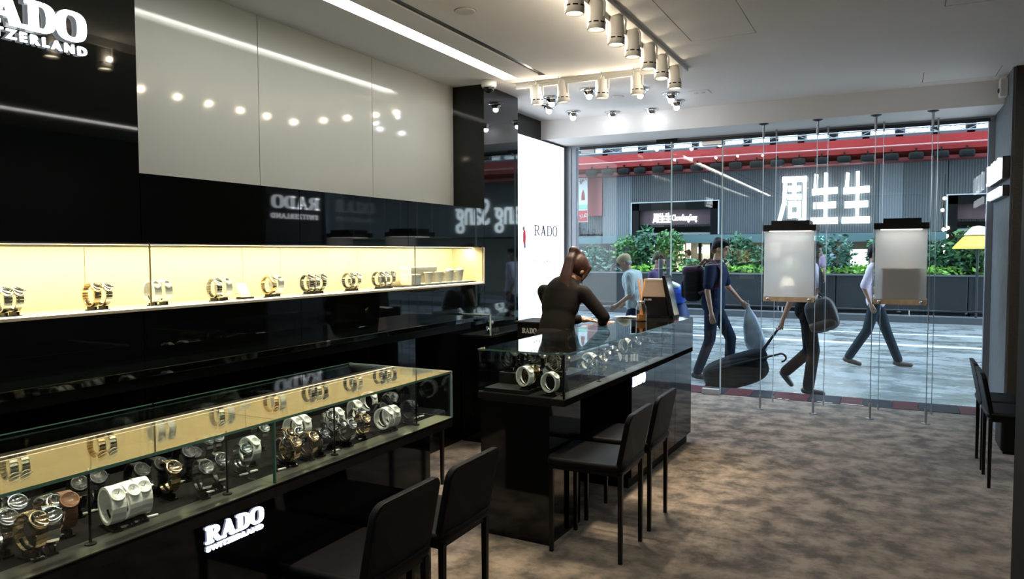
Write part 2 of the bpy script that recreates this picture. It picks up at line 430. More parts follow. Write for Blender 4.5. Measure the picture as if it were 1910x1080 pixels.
# right side
CONC = mat('blue_grey_plaster', (.13, .14, .155), .7, noise=.12, nscale=14)
BROWN = mat('dark_brown_textured', (.026, .020, .014), .6, bump=.5, bscale=90)
struct('wall_right', B(.80, 2.45, 6.82, 7.95, 0, H), CONC, 'grey plaster pier at the right end of the shop glass', 'wall')
put('brown_cladding', B(.815, 2.45, 6.79, 6.818, 0, H).mesh('brown_cladding'), BROWN, bpy.data.objects['wall_right'])
struct('wall_far_right', B(2.45, 2.6, -5, 7.95, -.1, 3.0), mat('dark_grey_wall', (.05, .048, .045), .7), 'dark grey side wall behind the right-hand chairs', 'wall')
struct('wall_near_right', B(.40, .95, 2.55, 3.1, 0, H), BLACKM, 'black pillar close to the right edge of the picture', 'pillar')
struct('wall_back', B(-3.7, 2.6, -5.2, -5, -.1, 3.0), mat('dark_back_wall', (.05, .048, .045), .7), 'dark grey wall behind the viewer', 'wall')
# the building over and beside the shop
OUT = mat('outer_stone', (.25, .25, .26), .7)
struct('wall_outer', B(-16, 16, 7.96, 8.3, 2.74, 18).box(-16, -3.36, 7.92, 8.3, -.2, 2.74).box(.82, 16, 7.97, 8.3, -.2, 2.74), OUT, 'stone front of the shop building above the glass', 'wall')

# ------------------------------------------------------------------ shop glass
GX = [-3.175, -2.097, -1.566, .752]
TOPZ = 2.66
for i, (a, b) in enumerate(zip(GX[:-1], GX[1:])):
    g = B(a+.003, b-.003, YS-.006, YS+.006, .012, TOPZ).build('window_%d' % (i+1), SHOPG)
    g['kind'] = 'structure'; g['label'] = ['narrow pane of shop glass beside the light box', 'glass door pane between two vertical joints', 'wide pane of shop glass behind the hanging displays'][i]; g['category'] = 'window'
    if i < 2: put('glass_edge', B(b-.006, b+.006, YS-.008, YS+.008, .012, TOPZ).mesh('glass_edge'), mat('green_glass_edge', (.38, .50, .50), .15, spec=.6), g)
fr = struct('trim_3', B(-3.35, .80, YS-.03, YS+.05, TOPZ, 2.70), ALU, 'grey aluminium head rail along the top of the glass', 'frame', bevel=.004)
put('rail_lip', B(-3.13, .76, YS-.045, YS-.03, 2.640, 2.672).mesh('rail_lip'), DKMET, fr)
fr2 = struct('trim_4', B(.752, .80, YS-.03, YS+.05, 0, 2.66), ALU, 'dark metal jamb at the right end of the glass', 'frame')
fr3 = struct('trim_5', B(-3.34, -3.18, YS-.03, YS+.05, 0, 2.66).box(-3.25, -3.235, YS-.045, YS-.03, 0, 2.66), ALU, 'wide aluminium jamb beside the light box', 'frame')
for (x0, x1, z0, z1, lab) in ((-3.12, -2.965, 2.60, 2.67, 'steel patch fitting at the top left glass corner'), (-1.776, -1.572, 2.60, 2.67, 'steel patch fitting over the door joint'),
                         (-1.751, -1.572, .0, .06, 'steel patch fitting at the foot of the door')):
    t = thing('patch_fitting', lab, 'fitting', ((x0+x1)/2, YS, z0))
    B(x0, x1, YS-.03, YS-.007, z0, z1).build('plate', STEEL, t, bevel=.003); B(x0, x1, YS+.007, YS+.03, z0, z1).build('plate', STEEL, t, bevel=.003)
t = thing('door_closer', 'small black door closer box above the glass joint', 'door closer', (-2.15, YS-.04, 2.66))
B(-2.25, -2.03, YS-.06, YS-.031, 2.655, 2.69).build('body', BLACK, t, bevel=.003); MB().cyl((-2.09, YS-.045, 2.655), (-2.09, YS-.045, 2.62), .01).build('pivot', STEEL, t)
# sill tiles outside
sill = struct('trim_6', B(-3.36, .80, 7.90, 8.32, -.12, -.012), mat('sill_bed', (.03, .03, .035), .5), 'low sill outside the glass', 'sill')
TA = mat('dark_granite_tile', (.010, .010, .016), .5, spec=.2, noise=.3, nscale=60); TB = mat('red_granite_tile', (.060, .010, .013), .5, spec=.2, noise=.3, nscale=60)
x = -3.36; k = 0
while x < .78:
    w_ = (.30, .20, .26, .22, .34)[k % 5]; x1 = min(x+w_, .80)
    put('tile', B(x+.002, x1-.002, 7.905, 8.318, -.012, .004 if k % 3 else .002).mesh('tile'), TB if k % 2 else TA, sill); x = x1; k += 1

# ------------------------------------------------------------------ street ground
struct('pavement', B(-16, 16, 8.32, 12.2, -.30, -.12), wet_mat('wet_pavement', (.16, .175, .18), (.29, .305, .31), .10, .36, 2.2), 'wet grey pavement outside the shop', 'pavement')
struct('road', B(-40, 40, 12.2, 19.4, -.32, -.15), wet_mat('wet_asphalt', (.17, .18, .185), (.31, .32, .325), .14, .42, 2.0), 'wet grey road running past the shop', 'road')
LINE = mat('road_paint', (.80, .80, .80), .4, noise=.1, nscale=8)
for (y0, y1, lab) in ((14.55, 14.78, 'wide white line painted along the road'), (16.55, 16.70, 'thin white line painted farther across the road')):
    m = MB()
    m.box(-40, 40, y0, y1, -.151, -.146)
    struct('road_line', m, LINE, lab, 'road line')
fw = struct('far_pavement', B(-40, 40, 19.4, 24.5, -.32, -.02), mat('far_paving', (.16, .17, .18), .5), 'pavement and kerb on the far side of the road', 'pavement')
put('kerb', B(-40, 40, 19.25, 19.4, -.32, -.0).mesh('kerb'), mat('dark_kerb', (.07, .075, .08), .4), fw)
put('gutter', B(-40, 40, 18.75, 19.25, -.16, -.145).mesh('gutter'), mat('gutter_stone', (.20, .205, .21), .4, noise=.2, nscale=3), bpy.data.objects['road'])

# ------------------------------------------------------------------ the building across the street (front at y = 22)
FY = 22.0
CLAD = stripe_mat('grey_ribbed_cladding', (.058, .062, .066), (.120, .125, .132), 5.0, .6)
CLADL = stripe_mat('pale_ribbed_cladding', (.15, .16, .17), (.22, .23, .245), 5.0, .6)
RED = mat('red_painted_fascia', (.34, .022, .02), .45, noise=.1, nscale=2)
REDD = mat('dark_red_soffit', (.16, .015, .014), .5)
WARM = lamp('warm_shop_light', (1., .80, .52), 1.3); COOL = lamp('cool_shop_light', (.75, .92, 1.), 1.1); TEAL = mat('teal_canopy_glass', (.10, .22, .22), .15)
SKYW = lamp('lit_clerestory', (.78, .92, 1.), 1.35)
bld = thing('building', 'grey clad shop building with a red fascia across the road', 'building', (-3, FY, -.02))
body = MB()
body.box(-16, -7.07, FY+.02, 26, 2.0, 3.85).box(-7.07, -4.46, FY+.02, 26, 2.97, 3.85).box(-4.46, 1.26, FY+.02, 26, 2.0, 3.85).box(1.26, 4.0, FY+.02, 26, 2.9, 3.85).box(4.0, 16, FY+.02, 26, 2.0, 3.85)
body.box(-16, 16, FY+.1, 26, 3.85, 22).box(-16, 16, 25.6, 26, -.02, 3)
body.build('wall', CLAD, bld)
for a, b, z0, z1, mm in ((-11., -8.8, 2.0, 3.84, CLAD), (-8.0, -7.08, -.02, 3.84, CLADL), (-7.08, -4.46, 2.98, 3.84, CLAD), (-4.45, -2.9, 2.0, 3.84, CLAD), (-2.89, -.32, 2.0, 3.84, CLAD),
                      (-.31, .25, 2.0, 3.84, CLADL), (.26, 1.25, 2.0, 3.84, CLAD), (1.27, 4.0, 2.91, 3.84, CLAD), (4.02, 7.6, 2.0, 3.84, CLAD), (7.62, 11, 2.0, 3.84, CLAD)):
    put('cladding_panel', B(a, b, FY-.03, FY+.02, z0, z1).mesh('cladding_panel'), mm, bld)
# red fascia with sloped soffit and a pale rail
m = MB(); prof = [(FY-.6, 4.02), (FY-.6, 4.39), (FY+.1, 4.39), (FY+.1, 3.84), (FY-.15, 3.84)]
m.prism(prof, lambda a, b, d: (d, a, b), -14, 14)
fas = m.build('red_fascia', RED, bld)
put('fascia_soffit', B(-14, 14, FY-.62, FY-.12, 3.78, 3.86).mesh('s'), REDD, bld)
put('fascia_rail', MB().tube([(-14, FY-.66, 4.16), (14, FY-.66, 4.16)], .022).mesh('r'), mat('pink_rail', (.55, .25, .24), .4), bld)
for nm in ('fascia_soffit', 'fascia_rail'): bpy.data.objects[nm].data.name = nm
put('red_side_panel', B(-8.78, -8.02, FY-.06, FY+.02, 2.62, 3.84).mesh('red_side_panel'), mat('faded_red_panel', (.40, .10, .10), .5), bld)
tr = MB()
tr.tube([(-14, FY-.5, 4.47), (14, FY-.5, 4.47)], .02); tr.tube([(-14, FY-.5, 4.60), (14, FY-.5, 4.60)], .016)
xx = -14.
while xx < 14: tr.tube([(xx, FY-.5, 4.47), (xx+.3, FY-.5, 4.60), (xx+.6, FY-.5, 4.47)], .010, 5); xx += .6
tr.build('gantry_truss', mat('grey_truss', (.28, .30, .32), .5, .3), bld)
put('clerestory_sill', B(-14, 14, FY-.1, FY+.1, 4.40, 4.53).mesh('clerestory_sill'), mat('slate', (.10, .11, .12), .6), bld)
WU = [(1100, 1124), (1160, 1190), (1207, 1240), (1257, 1290), (1304, 1336), (1353, 1386), (1403, 1435), (1452, 1487), (1505, 1546), (1564, 1607), (1624, 1669), (1689, 1735), (1753, 1801), (1822, 1868)]
for (a, b) in WU:
    xa, xb = ony(a, 240, FY).x, ony(b, 240, FY).x
    wo = put('window', B(xa, xb, FY+.02, FY+.12, 4.52, 4.80).mesh('window'), SKYW, bld)
    put('mullion', B(xb+.03, xb+.20, FY-.10, FY+.12, 4.45, 4.86).mesh('mullion'), BLACKM, wo)
for k in range(6):
    xa = 2.6+k*.75; put('window', B(xa, xa+.55, FY+.02, FY+.12, 4.52, 4.80).mesh('window'), SKYW, bld)
# portals
def portal(x0, x1, zt, lights=True):
    f = B(x0, x0+.22, FY-.08, FY+.3, -.02, zt).box(x1-.22, x1, FY-.08, FY+.3, -.02, zt).box(x0, x1, FY-.08, FY+.3, zt-.22, zt).build('portal_frame', BLACK, bld)
    put('portal_edge', B(x0-.03, x0, FY-.1, FY, 2.0, zt+.03).box(x1, x1+.03, FY-.1, FY, 2.0, zt+.03).box(x0, x1, FY-.1, FY, zt, zt+.03).mesh('portal_edge'), mat('pale_edge', (.6, .62, .62), .4), f)
    put('sign_band', B(x0+.22, x1-.22, FY+.05, FY+.12, 2.30, 2.74).mesh('sign_band'), mat('mauve_sign_band', (.11, .06, .065), .4), bld)
portal(-7.05, -4.47, 2.96); portal(1.26, 4.0, 2.90)
# ground floor: lit shop rooms behind glass, canopy
gf = MB(); gf.box(-16, 16, 23.9, 24.0, -.02, 2.3); gf.build('shop_back_wall', mat('shop_beige', (.38, .34, .28), .6), bld)
put('shop_ceiling', B(-16, 16, FY+.02, 24, 2.0, 2.06).mesh('shop_ceiling'), mat('shop_ceiling', (.3, .3, .3), .6), bld)
put('shop_floor', B(-16, 16, FY, 24, -.02, .02).mesh('shop_floor'), mat('shop_floor', (.2, .2, .2), .3), bld)
put('canopy_glass', B(-9, 1.2, FY-.9, FY-.05, 1.92, 1.96).mesh('canopy_glass'), TEAL, bld)
put('canopy_fascia', B(-9, 1.2, FY-.95, FY-.9, 1.74, 1.97).mesh('canopy_fascia'), mat('teal_grey_beam', (.13, .20, .21), .4), bld)
for xa in (-8.9, -7.6, -6.3, -5.0, -3.9, -2.7, -1.5, -.3, .9, 1.25, 2.3, 3.6):
    put('shop_mullion', B(xa-.04, xa+.04, FY-.02, FY+.06, .0, 2.0).mesh('shop_mullion'), DKMET, bld)
for (a, b, z0, z1, mm, yy) in ((-8.75, -8.2, 1.20, 1.46, COOL, 23), (-7.1, -6.5, .75, 1.7, COOL, 23.8), (-6.0, -5.75, .8, 1.72, WARM, 23.2), (-5.55, -5.42, .6, 1.75, WARM, 22.6), (-5.3, -4.4, .7, 1.72, lamp('dim_beige_light', (1., .88, .68), .42), 23.7),
                           (-3.3, -2.9, 1.3, 1.75, WARM, 23.), (-2.75, -2.6, .9, 1.3, COOL, 23.4), (-1.0, -.55, 1.05, 1.55, lamp('lit_poster', (1, 1, 1), 1.6), 22.5), (-1.75, -1.5, 1.0, 1.4, WARM, 23.3), (1.30, 1.55, 1.45, 1.75, COOL, 22.8), (-4.0, -3.75, 1.0, 1.4, WARM, 23.6)):
    put('lit_display', B(a, b, yy, yy+.06, z0, z1).mesh('lit_display'), mm, bld)
for (a, b, z0, z1) in ((-8.3, -7.2, .0, 1.7), (-6.5, -6.1, 0, 1.7), (-4.3, -3.4, 0, 1.2), (-2.5, -1.9, 0, 1.5), (-.4, .6, 0, 1.4), (1.7, 3.0, 0, 1.5)):
    put('shop_cabinet', B(a, b, 22.9, 23.3, z0, z1).mesh('shop_cabinet'), mat('shop_dark_wood', (.07, .055, .05), .4), bld)
# lettering on the facade
def hanzi(ch, fn, m, wd):
    D = (0., .10)
    if ch == 'sheng':
        for p in ([(.16, .98), (.12, .66)], [(.06, .66), (.95, .68)], [(.12, .37), (.90, .38)], [(.02, .05), (.98, .05)], [(.55, 1.0), (.55, .05)]): m.stroke(fn, p, wd, *D)
    else:
        for p in ([(.26, .95), (.22, .45), (.06, .02)], [(.20, .95), (.92, .95)], [(.90, .95), (.90, .06), (.76, .03)],
                  [(.40, .75), (.72, .75)], [(.56, .86), (.56, .56)], [(.38, .57), (.74, .57)], [(.42, .42), (.42, .16)], [(.42, .42), (.72, .42)], [(.72, .42), (.72, .16)], [(.42, .18), (.72, .18)]): m.stroke(fn, p, wd*.86, *D)
    return m
t = thing('shop_sign', 'large white lit Chinese lettering on the grey cladding', 'sign', (-1.6, FY-.03, 2.27))
for ch, x0, x1 in (('zhou', -2.84, -2.06), ('sheng', -1.95, -1.32), ('sheng', -1.17, -.54)):
    z0, z1 = 2.26, 3.54
    fn = lambda a, b, d, x0=x0, x1=x1: (x0+a*(x1-x0), FY-.06-d, z0+b*(z1-z0))
    hanzi(ch, fn, MB(), .135).build('character', LED, t)
t = thing('shop_sign', 'tall white lit Latin shop name on the far facade', 'sign', (4.8, FY-.03, 2.2))
text_on('Chow Sang Sang', 1.25, .1, (2.45, FY-.05, 2.42), (1, 0, 0), (0, 0, 1), LED, t, fitw=4.75)
t = thing('shop_sign', 'small white lit shop name over the dark portal', 'sign', (-5.8, FY-.0, 2.36))
for k, ch in enumerate(('zhou', 'sheng', 'sheng')):
    fn = lambda a, b, d, k=k: (-6.42+k*.19+a*.17, FY+.04-d*.4, 2.37+b*.27)
    hanzi(ch, fn, MB(), .14).build('character', LED, t)
text_on('ChowSangSang', .26, .03, (-5.84, FY+.04, 2.42), (1, 0, 0), (0, 0, 1), LED, t, fitw=.74)
t = thing('shop_sign', 'white lit letters on the beige wall of the far shop', 'sign', (-5.06, 23.6, 1.45))
text_on('IGO', .24, .03, (-5.45, 23.68, 1.46), (1, 0, 0), (0, 0, 1), LED, t, fitw=.36, bold=.012)
t = thing('shop_sign', 'blue lit shop panel low at the left end of the far facade', 'sign', (-8.45, FY-.1, 1.2))
B(-8.74, -8.2, FY-.16, FY-.06, 1.42, 1.66).build('header', mat('navy_panel', (.02, .05, .09), .4), t)
B(-8.74, -8.2, FY-.15, FY-.06, 1.18, 1.42).build('panel', lamp('cyan_panel', (.10, .75, .85), .9), t)
text_on('Park Hotel', .09, .01, (-8.68, FY-.162, 1.5), (1, 0, 0), (0, 0, 1), LED, t, fitw=.42)
t = thing('banner', 'tall white and red poster banner at the left end of the facade', 'banner', (-8.65, FY-.35, 2.42))
B(-8.68, -8.38, FY-.37, FY-.34, 2.42, 3.84).build('sheet', mat('banner_white', (.60, .60, .58), .6), t)
B(-8.67, -8.39, FY-.38, FY-.37, 2.44, 2.78).build('red_field', mat('banner_red', (.45, .05, .05), .6), t)
B(-8.67, -8.39, FY-.38, FY-.37, 2.82, 2.96).build('green_field', mat('banner_green', (.25, .45, .33), .6), t)
MB().prism([(-8.58, 3.10), (-8.46, 3.10), (-8.48, 3.30), (-8.52, 3.42), (-8.57, 3.30)], lambda a, b, d: (a, FY-.37-d, b), 0, .01).build('figure_print', mat('banner_figure', (.30, .06, .05), .6), t)
g = random.Random(11)
for nm, z0, z1, n_, mm in (('red_marks', 3.60, 3.78, 7, mat('banner_red', (.45, .05, .05), .6)), ('white_marks', 2.52, 2.70, 8, mat('banner_white', (.60, .60, .58), .6))):
    m = MB()
    for q in range(n_):
        a = g.uniform(-8.64, -8.44); m.stroke(lambda a_, b_, d_: (a_, FY-.381-d_, b_), [(a, g.uniform(z0, z1)), (a+g.uniform(-.05, .08), g.uniform(z0, z1))], .018, 0, .002)
    m.build(nm, mm, t)['kind'] = 'stuff'
# green lettering low between the hanging displays
t = thing('shop_sign', 'green lit letters on the far shop between the hanging displays', 'sign', (-1.85, 23., 1.9))
text_on('ROLEX', .17, .02, (-2.22, FY-.97, 1.78), (1, 0, 0), (0, 0, 1), lamp('green_neon', (.03, .8, .45), 1.2), t, fitw=.66)
# floodlights under the red fascia
FU = [1104, 1133, 1164, 1194, 1228, 1263, 1300, 1336, 1372, 1411, 1450, 1490, 1532, 1574, 1618, 1662, 1708, 1755, 1803]
m = MB(); m.sup((0, 0, -.10), (.17, .13, .09), .35); bx = m.mesh('housing', True)
arm = MB().tube([(0, .15, .12), (0, -.02, .08), (0, 0, -.05)], .02, 6).mesh('arm')
lens = MB().sup((0, -.02, -.17), (.12, .09, .03), .4).mesh('lens')
for k, u in enumerate(FU):
    p = ony(u, 320, FY-.62)
    o = thing('floodlight', 'black floodlight under the red fascia, %s from the left' % ORD[k], 'floodlight', (p.x, FY-.62, 3.98), 0, 'floodlights under the red fascia')
    for nm, me, mm in (('housing', bx, BLACKM), ('arm', arm, BLACKM), ('lens', lens, DKMET)):
        c = bpy.data.objects.new(nm, me); COL.objects.link(c); local(c, o)
        if not me.materials: me.materials.append(mm)

# ------------------------------------------------------------------ planters, hedges, shrubs
PLN = mat('planter_dark_panel', (.026, .028, .030), .3, noise=.2, nscale=4)
LEAF = [leaf_mat('leaf_mid', (.05, .13, .04), (.14, .32, .09)), leaf_mat('leaf_dark', (.022, .075, .04), (.07, .21, .09)), leaf_mat('leaf_bright', (.15, .36, .06), (.36, .66, .12)), leaf_mat('leaf_blue', (.035, .10, .075), (.09, .22, .15))]
BARK = mat('bark', (.07, .05, .035), .8)
def leaves(c, r, n, size, seed):
    g = random.Random(seed); m = MB(); V_ = m.v; F_ = m.f
    for i in range(n):
        d = Vector((g.gauss(0, 1), g.gauss(0, 1), g.gauss(0, 1))).normalized()*(g.uniform(.45, 1.08))
        p = Vector(c)+Vector((d.x*r[0], d.y*r[1], d.z*r[2]))
        a = Vector((g.gauss(0, 1), g.gauss(0, 1), g.gauss(0, .6))).normalized(); b = a.orthogonal().normalized()
        b = Matrix.Rotation(g.uniform(0, 6.28), 3, a) @ b
        L = size*g.uniform(.7, 1.3); k = len(V_)
        V_ += [tuple(p-a*L), tuple(p+b*L*.45), tuple(p+a*L), tuple(p-b*L*.45)]; F_.append((k, k+1, k+2, k+3))
    return m
pl_x = [-9.2, -7.9, -6.62, -5.3, -3.95, -2.6, -1.2, .2, 1.6, 3.1]
for k, (a, b) in enumerate(zip(pl_x[:-1], pl_x[1:])):
    vis = ['at the far left end', 'behind the ponytailed woman', 'behind the tan cap', 'beside the old man', 'behind the backpack man', 'left of the first hanging display', 'under the two lit displays', 'behind the pink shirt', 'under the far right shrub', 'hidden past the pier'][k]
    t = thing('planter', 'dark panelled street planter '+vis, 'planter', ((a+b)/2, 20.3, -.02), group='planters across the road')
    B(a+.01, b-.01, 20.0, 20.7, .06, .90).build('box', PLN, t, bevel=.01)
    B(a+.0, b-.0, 19.98, 20.72, .90, .94).build('rim', mat('planter_rim', (.16, .17, .18), .4), t)
    B(a+.05, b-.05, 20.03, 20.67, -.02, .06).build('plinth', BLACKM, t)
    h_ = leaves(((a+b)/2, 20.3, 1.02), ((b-a)/2, .33, .13), 420, .07, 40+k).build('hedge', LEAF[2] if k not in (0, 1) else LEAF[3], t, recalc=False); h_['kind'] = 'stuff'
SH = [(1105, 485, .62, .55, 3, 'pale bluish shrub beside the light box'), (1130, 490, .55, .4, 3, 'low bluish shrub behind the saleswoman'), (1172, 468, .62, .55, 0, 'round green shrub above the tan cap'), (1205, 462, .40, .75, 1, 'slim dark green shrub left of the box display'),
      (1250, 452, .50, .42, 0, 'high yellow-green shrub over the portal glass'), (1240, 482, .75, .52, 0, 'wide green shrub behind the tilted frame'), (1292, 500, .45, .3, 1, 'low shrub behind the backpack'), (1376, 470, .60, .62, 1, 'dense green shrub right of the backpack man'),
      (1412, 485, .50, .5, 1, 'dark shrub left of the first hanging display'), (1555, 480, .70, .75, 3, 'tall loose shrub between the hanging displays'), (1648, 470, .5, .55, 1, 'dark shrub behind the second hanging display'), (1765, 478, .85, .5, 1, 'wide dark shrub right of the second display'), (1815, 470, .75, .72, 0, 'tall green shrub at the right end of the glass'), (1790, 492, .8, .35, 1, 'low dark shrub at the right end of the planters')]
for k, (u, v, rx, rz, li, lab) in enumerate(SH):
    p = ony(u, v, 20.45)
    t = thing('shrub', lab, 'shrub', (p.x, 20.45, .90), group='shrubs in the far planters')
    f_ = leaves((p.x, 20.45, p.z), (rx*.78, .34, rz*.8), 620, .07, 90+k).build('foliage', LEAF[li], t, recalc=False); f_['kind'] = 'stuff'
    MB().tube([(p.x, 20.45, .88), (p.x+.03, 20.44, p.z*.6+.4), (p.x-.02, 20.45, p.z)], .035, 6, .02).build('stem', BARK, t)
t = thing('railing', 'thin steel rail in front of the far planters', 'railing', (-2, 19.6, -.0))
MB().tube([(-9, 19.6, .12), (5, 19.6, .12)], .012, 6).build('bar', DKMET, t)
for xa in (-8, -5.2, -2.4, .4, 3.2): MB().tube([(xa, 19.6, -.02), (xa, 19.6, .12)], .014, 6).build('post', STEEL, t)
# yellow parasol and string of bulbs at the far right
p = ony(1800, 452, 19.75)
t = thing('parasol', 'yellow parasol with a pale cap above the far shrubs', 'parasol', (p.x+.25, 19.75, -.02))
MB().lathe([(.02, 1.95), (.14, 1.92), (.30, 1.83), (.50, 1.60), (.51, 1.56), (.48, 1.56), (.2, 1.8)], (p.x+.25, 19.75, -.02), n=10).build('canopy', mat('yellow_canvas', (.75, .50, .08), .6), t)
MB().lathe([(.02, 2.08), (.12, 2.06), (.27, 1.90), (.28, 1.87), (.05, 1.9)], (p.x+.25, 19.75, -.02), n=10).build('top_cap', mat('pale_canvas', (.72, .66, .50), .6), t)
MB().cyl((p.x+.25, 19.75, -.02), (p.x+.25, 19.75, 2.05), .025).build('pole', DKMET, t)
t = thing('string_light', 'hanging string of round warm bulbs beside the second portal', 'string light', (1.2, FY-.3, 1.2))
cpt = []
for k, (u, v) in enumerate(((1762, 370), (1758, 392), (1760, 428), (1768, 425), (1766, 440), (1763, 446), (1759, 457), (1762, 470))):
    q = ony(u, v, FY-.3); cpt.append(q)
    MB().sup(q, (.045, .045, .045), nu=10, nv=6).build('bulb', lamp('bulb_warm', (1, .85, .6), 5), t, True)
MB().tube([cpt[0]+Vector((0, 0, .6))]+cpt, .008, 5).build('wire', BLACKM, t)

# ================================================================== LAMPS
WARMC = (1.0, .83, .62); NEUT = (1., .93, .82); DAYC = (.78, .84, 1.)
for (x0, x1, y0, y1, lab) in ((-2.815, -2.695, -4.2, 5.41, 'long recessed white strip light beside the white wall panel'), (1.43, 1.57, -2.0, 6.0, 'recessed strip light over the right-hand side')):
    t = thing('strip_light', lab, 'ceiling light', ((x0+x1)/2, (y0+y1)/2, H))
    B(x0+.004, x1-.004, y0+.004, y1-.004, H+.022, H+.03).build('diffuser', STRIP, t)
    B(x0+.001, x1-.001, y0+.001, y1-.001, H+.032, H+.06).build('housing', WHITEM, t)
# niche LED strip
t = thing('led_strip', 'thin warm LED strip along the top of the wall niche', 'light strip', (XF-.1, 1, 1.53))
B(XF-.145, XF-.115, -5, 5.43, 1.532, 1.539).build('diffuser', lamp('niche_led', (1., .82, .47), 46.), t)
B(XF-.112, XF-.105, -5, 5.43, 1.528, 1.539).build('lip', WHITEM, t)
t = thing('led_strip', 'thin warm LED strip along the front of the niche floor', 'light strip', (XF, 1, 1.249))
B(XF-.030, XF-.006, -5, 5.43, 1.2495, 1.2535).build('diffuser', lamp('niche_led_low', (1., .86, .55), 4.), t)
# track and heads
def head_proto():
    r = thing('track_spotlight', 'white cylindrical track spotlight', 'spotlight', (0, 0, 0))
    MB().lathe([(.032, .135), (.040, .12), (.044, .05), (.050, .005), (.050, -.035), (.046, -.037), (.046, -.02)], n=20).build('body', WHITEM, r, True)
    s = MB()
    for a in (200, 245, 290, 335, 20, 65, 110, 155):
        t0 = math.radians(a)
        for j in range(4):
            ta = t0+j*.13; tb = ta+.14
            s.add([(.0505*math.cos(ta), .0505*math.sin(ta), -.004), (.0505*math.cos(tb), .0505*math.sin(tb), -.004), (.0505*math.cos(tb), .0505*math.sin(tb), .004), (.0505*math.cos(ta), .0505*math.sin(ta), .004)], [(0, 1, 2, 3)])
    s.build('vent_slots', BLACKM, r, recalc=False)
    MB().lathe([(.001, -.022), (.044, -.022), (.044, -.019), (.001, -.019)], n=18).build('lens', lamp('spot_lens', (1., .86, .62), 16.), r)
    MB().tube([(.052, 0, .03), (.055, 0, .10), (.03, 0, .155), (0, 0, .172)], .006, 6).tube([(-.052, 0, .03), (-.055, 0, .10), (-.03, 0, .155), (0, 0, .172)], .006, 6).build('yoke', WHITEM, r)
    MB().tube([(.0, .038, .11), (-.03, .075, .13), (-.01, .06, .165)], .004, 6).build('cable', mat('grey_cable', (.35, .35, .33), .5), r)
    MB().lathe([(.045, .165), (.045, .178)], n=16).build('mount_plate', WHITEM, r)
    return r
hp = head_proto()
TX = -1.45
heads = [(TX, y) for y in (3.56, 3.87, 4.20, 4.51, 4.85, 5.16, 5.51)]
names = ['nearest of the long track row, half out of the top edge', 'second from the near end of the long track', 'third from the near end of the long track', 'middle head of the long track row', 'fifth from the near end of the long track', 'second to last head of the long track', 'last head of the long track above the corner bulbs']
aims = [(-1.75, 3.62, .85), (-1.7, 3.78, .85), (-1.6, 4.2, .8), (-1.6, 4.6, .8), (-1.6, 5.0, .8), (-.9, 4.4, 0), (-1.1, 6.0, 0)]
cross = [(-2.60, 5.58), (-2.37, 5.58), (-2.04, 5.58), (-1.757, 5.58)]
cn = ['leftmost head of the cross track nearest the black column', 'second head from the left of the cross track', 'third head from the left of the cross track', 'rightmost head of the cross track']
caims = [(-3.1, 4.9, 1.3), (-2.3, 4.6, 1.0), (-1.7, 5.1, .8), (-1.6, 4.9, .8)]
back = [(TX, y) for y in (3.2, 2.85, 2.2, 1.6, 1.0, .4, -.4)]
baims = [(-1.9, 2.6, .8), (-1.9, 2.2, .8), (-1.95, 1.8, .8), (-1.9, 1.4, .8), (-1.9, 1.0, .8), (-.6, 2.6, 0), (-1.8, -.3, .8)]
for k, ((x, y), nm, aim, pw) in enumerate([(h, 'white track spotlight, '+n, a, 66. if a[2] > .3 else 24.) for h, n, a in zip(heads, names, aims)]+[(h, 'white track spotlight, '+n, a, 66. if a[2] > .3 else 24.) for h, n, a in zip(cross, cn, caims)]+
                                      [(h, 'white track spotlight above the picture, number %d behind' % (i+1), a, 66. if a[2] > .3 else 24.) for i, (h, a) in enumerate(zip(back, baims))]):
    if k > 10: nm = 'white track spotlight outside the picture, %s behind the nearest visible head' % ORD[k-11]
    o = hp if k == 0 else copy_tree(hp)
    o['label'] = nm; o['group'] = 'track spotlights outside the picture' if k > 10 else 'white track spotlights'
    o.location = (x, y, 2.737)
    dv = Vector(aim)-Vector((x, y, 2.737)); 
    tilt = Vector((dv.x*.14, dv.y*.14, 0))
    o.rotation_euler = (math.atan2(tilt.y, 1.4)*.6, -math.atan2(tilt.x, 1.4)*.6, rnd.uniform(-.4, .4)+(PI if x < -1.6 else 0))
    if k < 14: light('ceiling_fill', 'POINT', .9, (x-.075, y-.02, 2.755), WARMC, o, None, .016)  # added point fill outside the head, brightens the ceiling around the track
    light('spot_beam', 'SPOT', pw, (x+dv.x*.025, y+dv.y*.025, 2.70), WARMC, o, aim, .03, 46, .6)
t = thing('light_track', 'long white lighting track with seven spotlights', 'light track', (TX, 3, H-.02))
B(TX-.05, TX+.05, -1.0, 5.72, H-.026, H).build('rail', WHITEM, t, bevel=.003); B(TX-.05, TX-.035, -1, 5.72, H-.055, H-.026).build('flange', WHITEM, t)
t = thing('light_track', 'short white cross track with four spotlights', 'light track', (-2.2, 5.6, H-.02))
B(-2.78, TX-.06, 5.55, 5.64, H-.026, H).build('rail', WHITEM, t, bevel=.003); B(-2.78, TX-.06, 5.55, 5.565, H-.05, H-.026).build('flange', WHITEM, t)
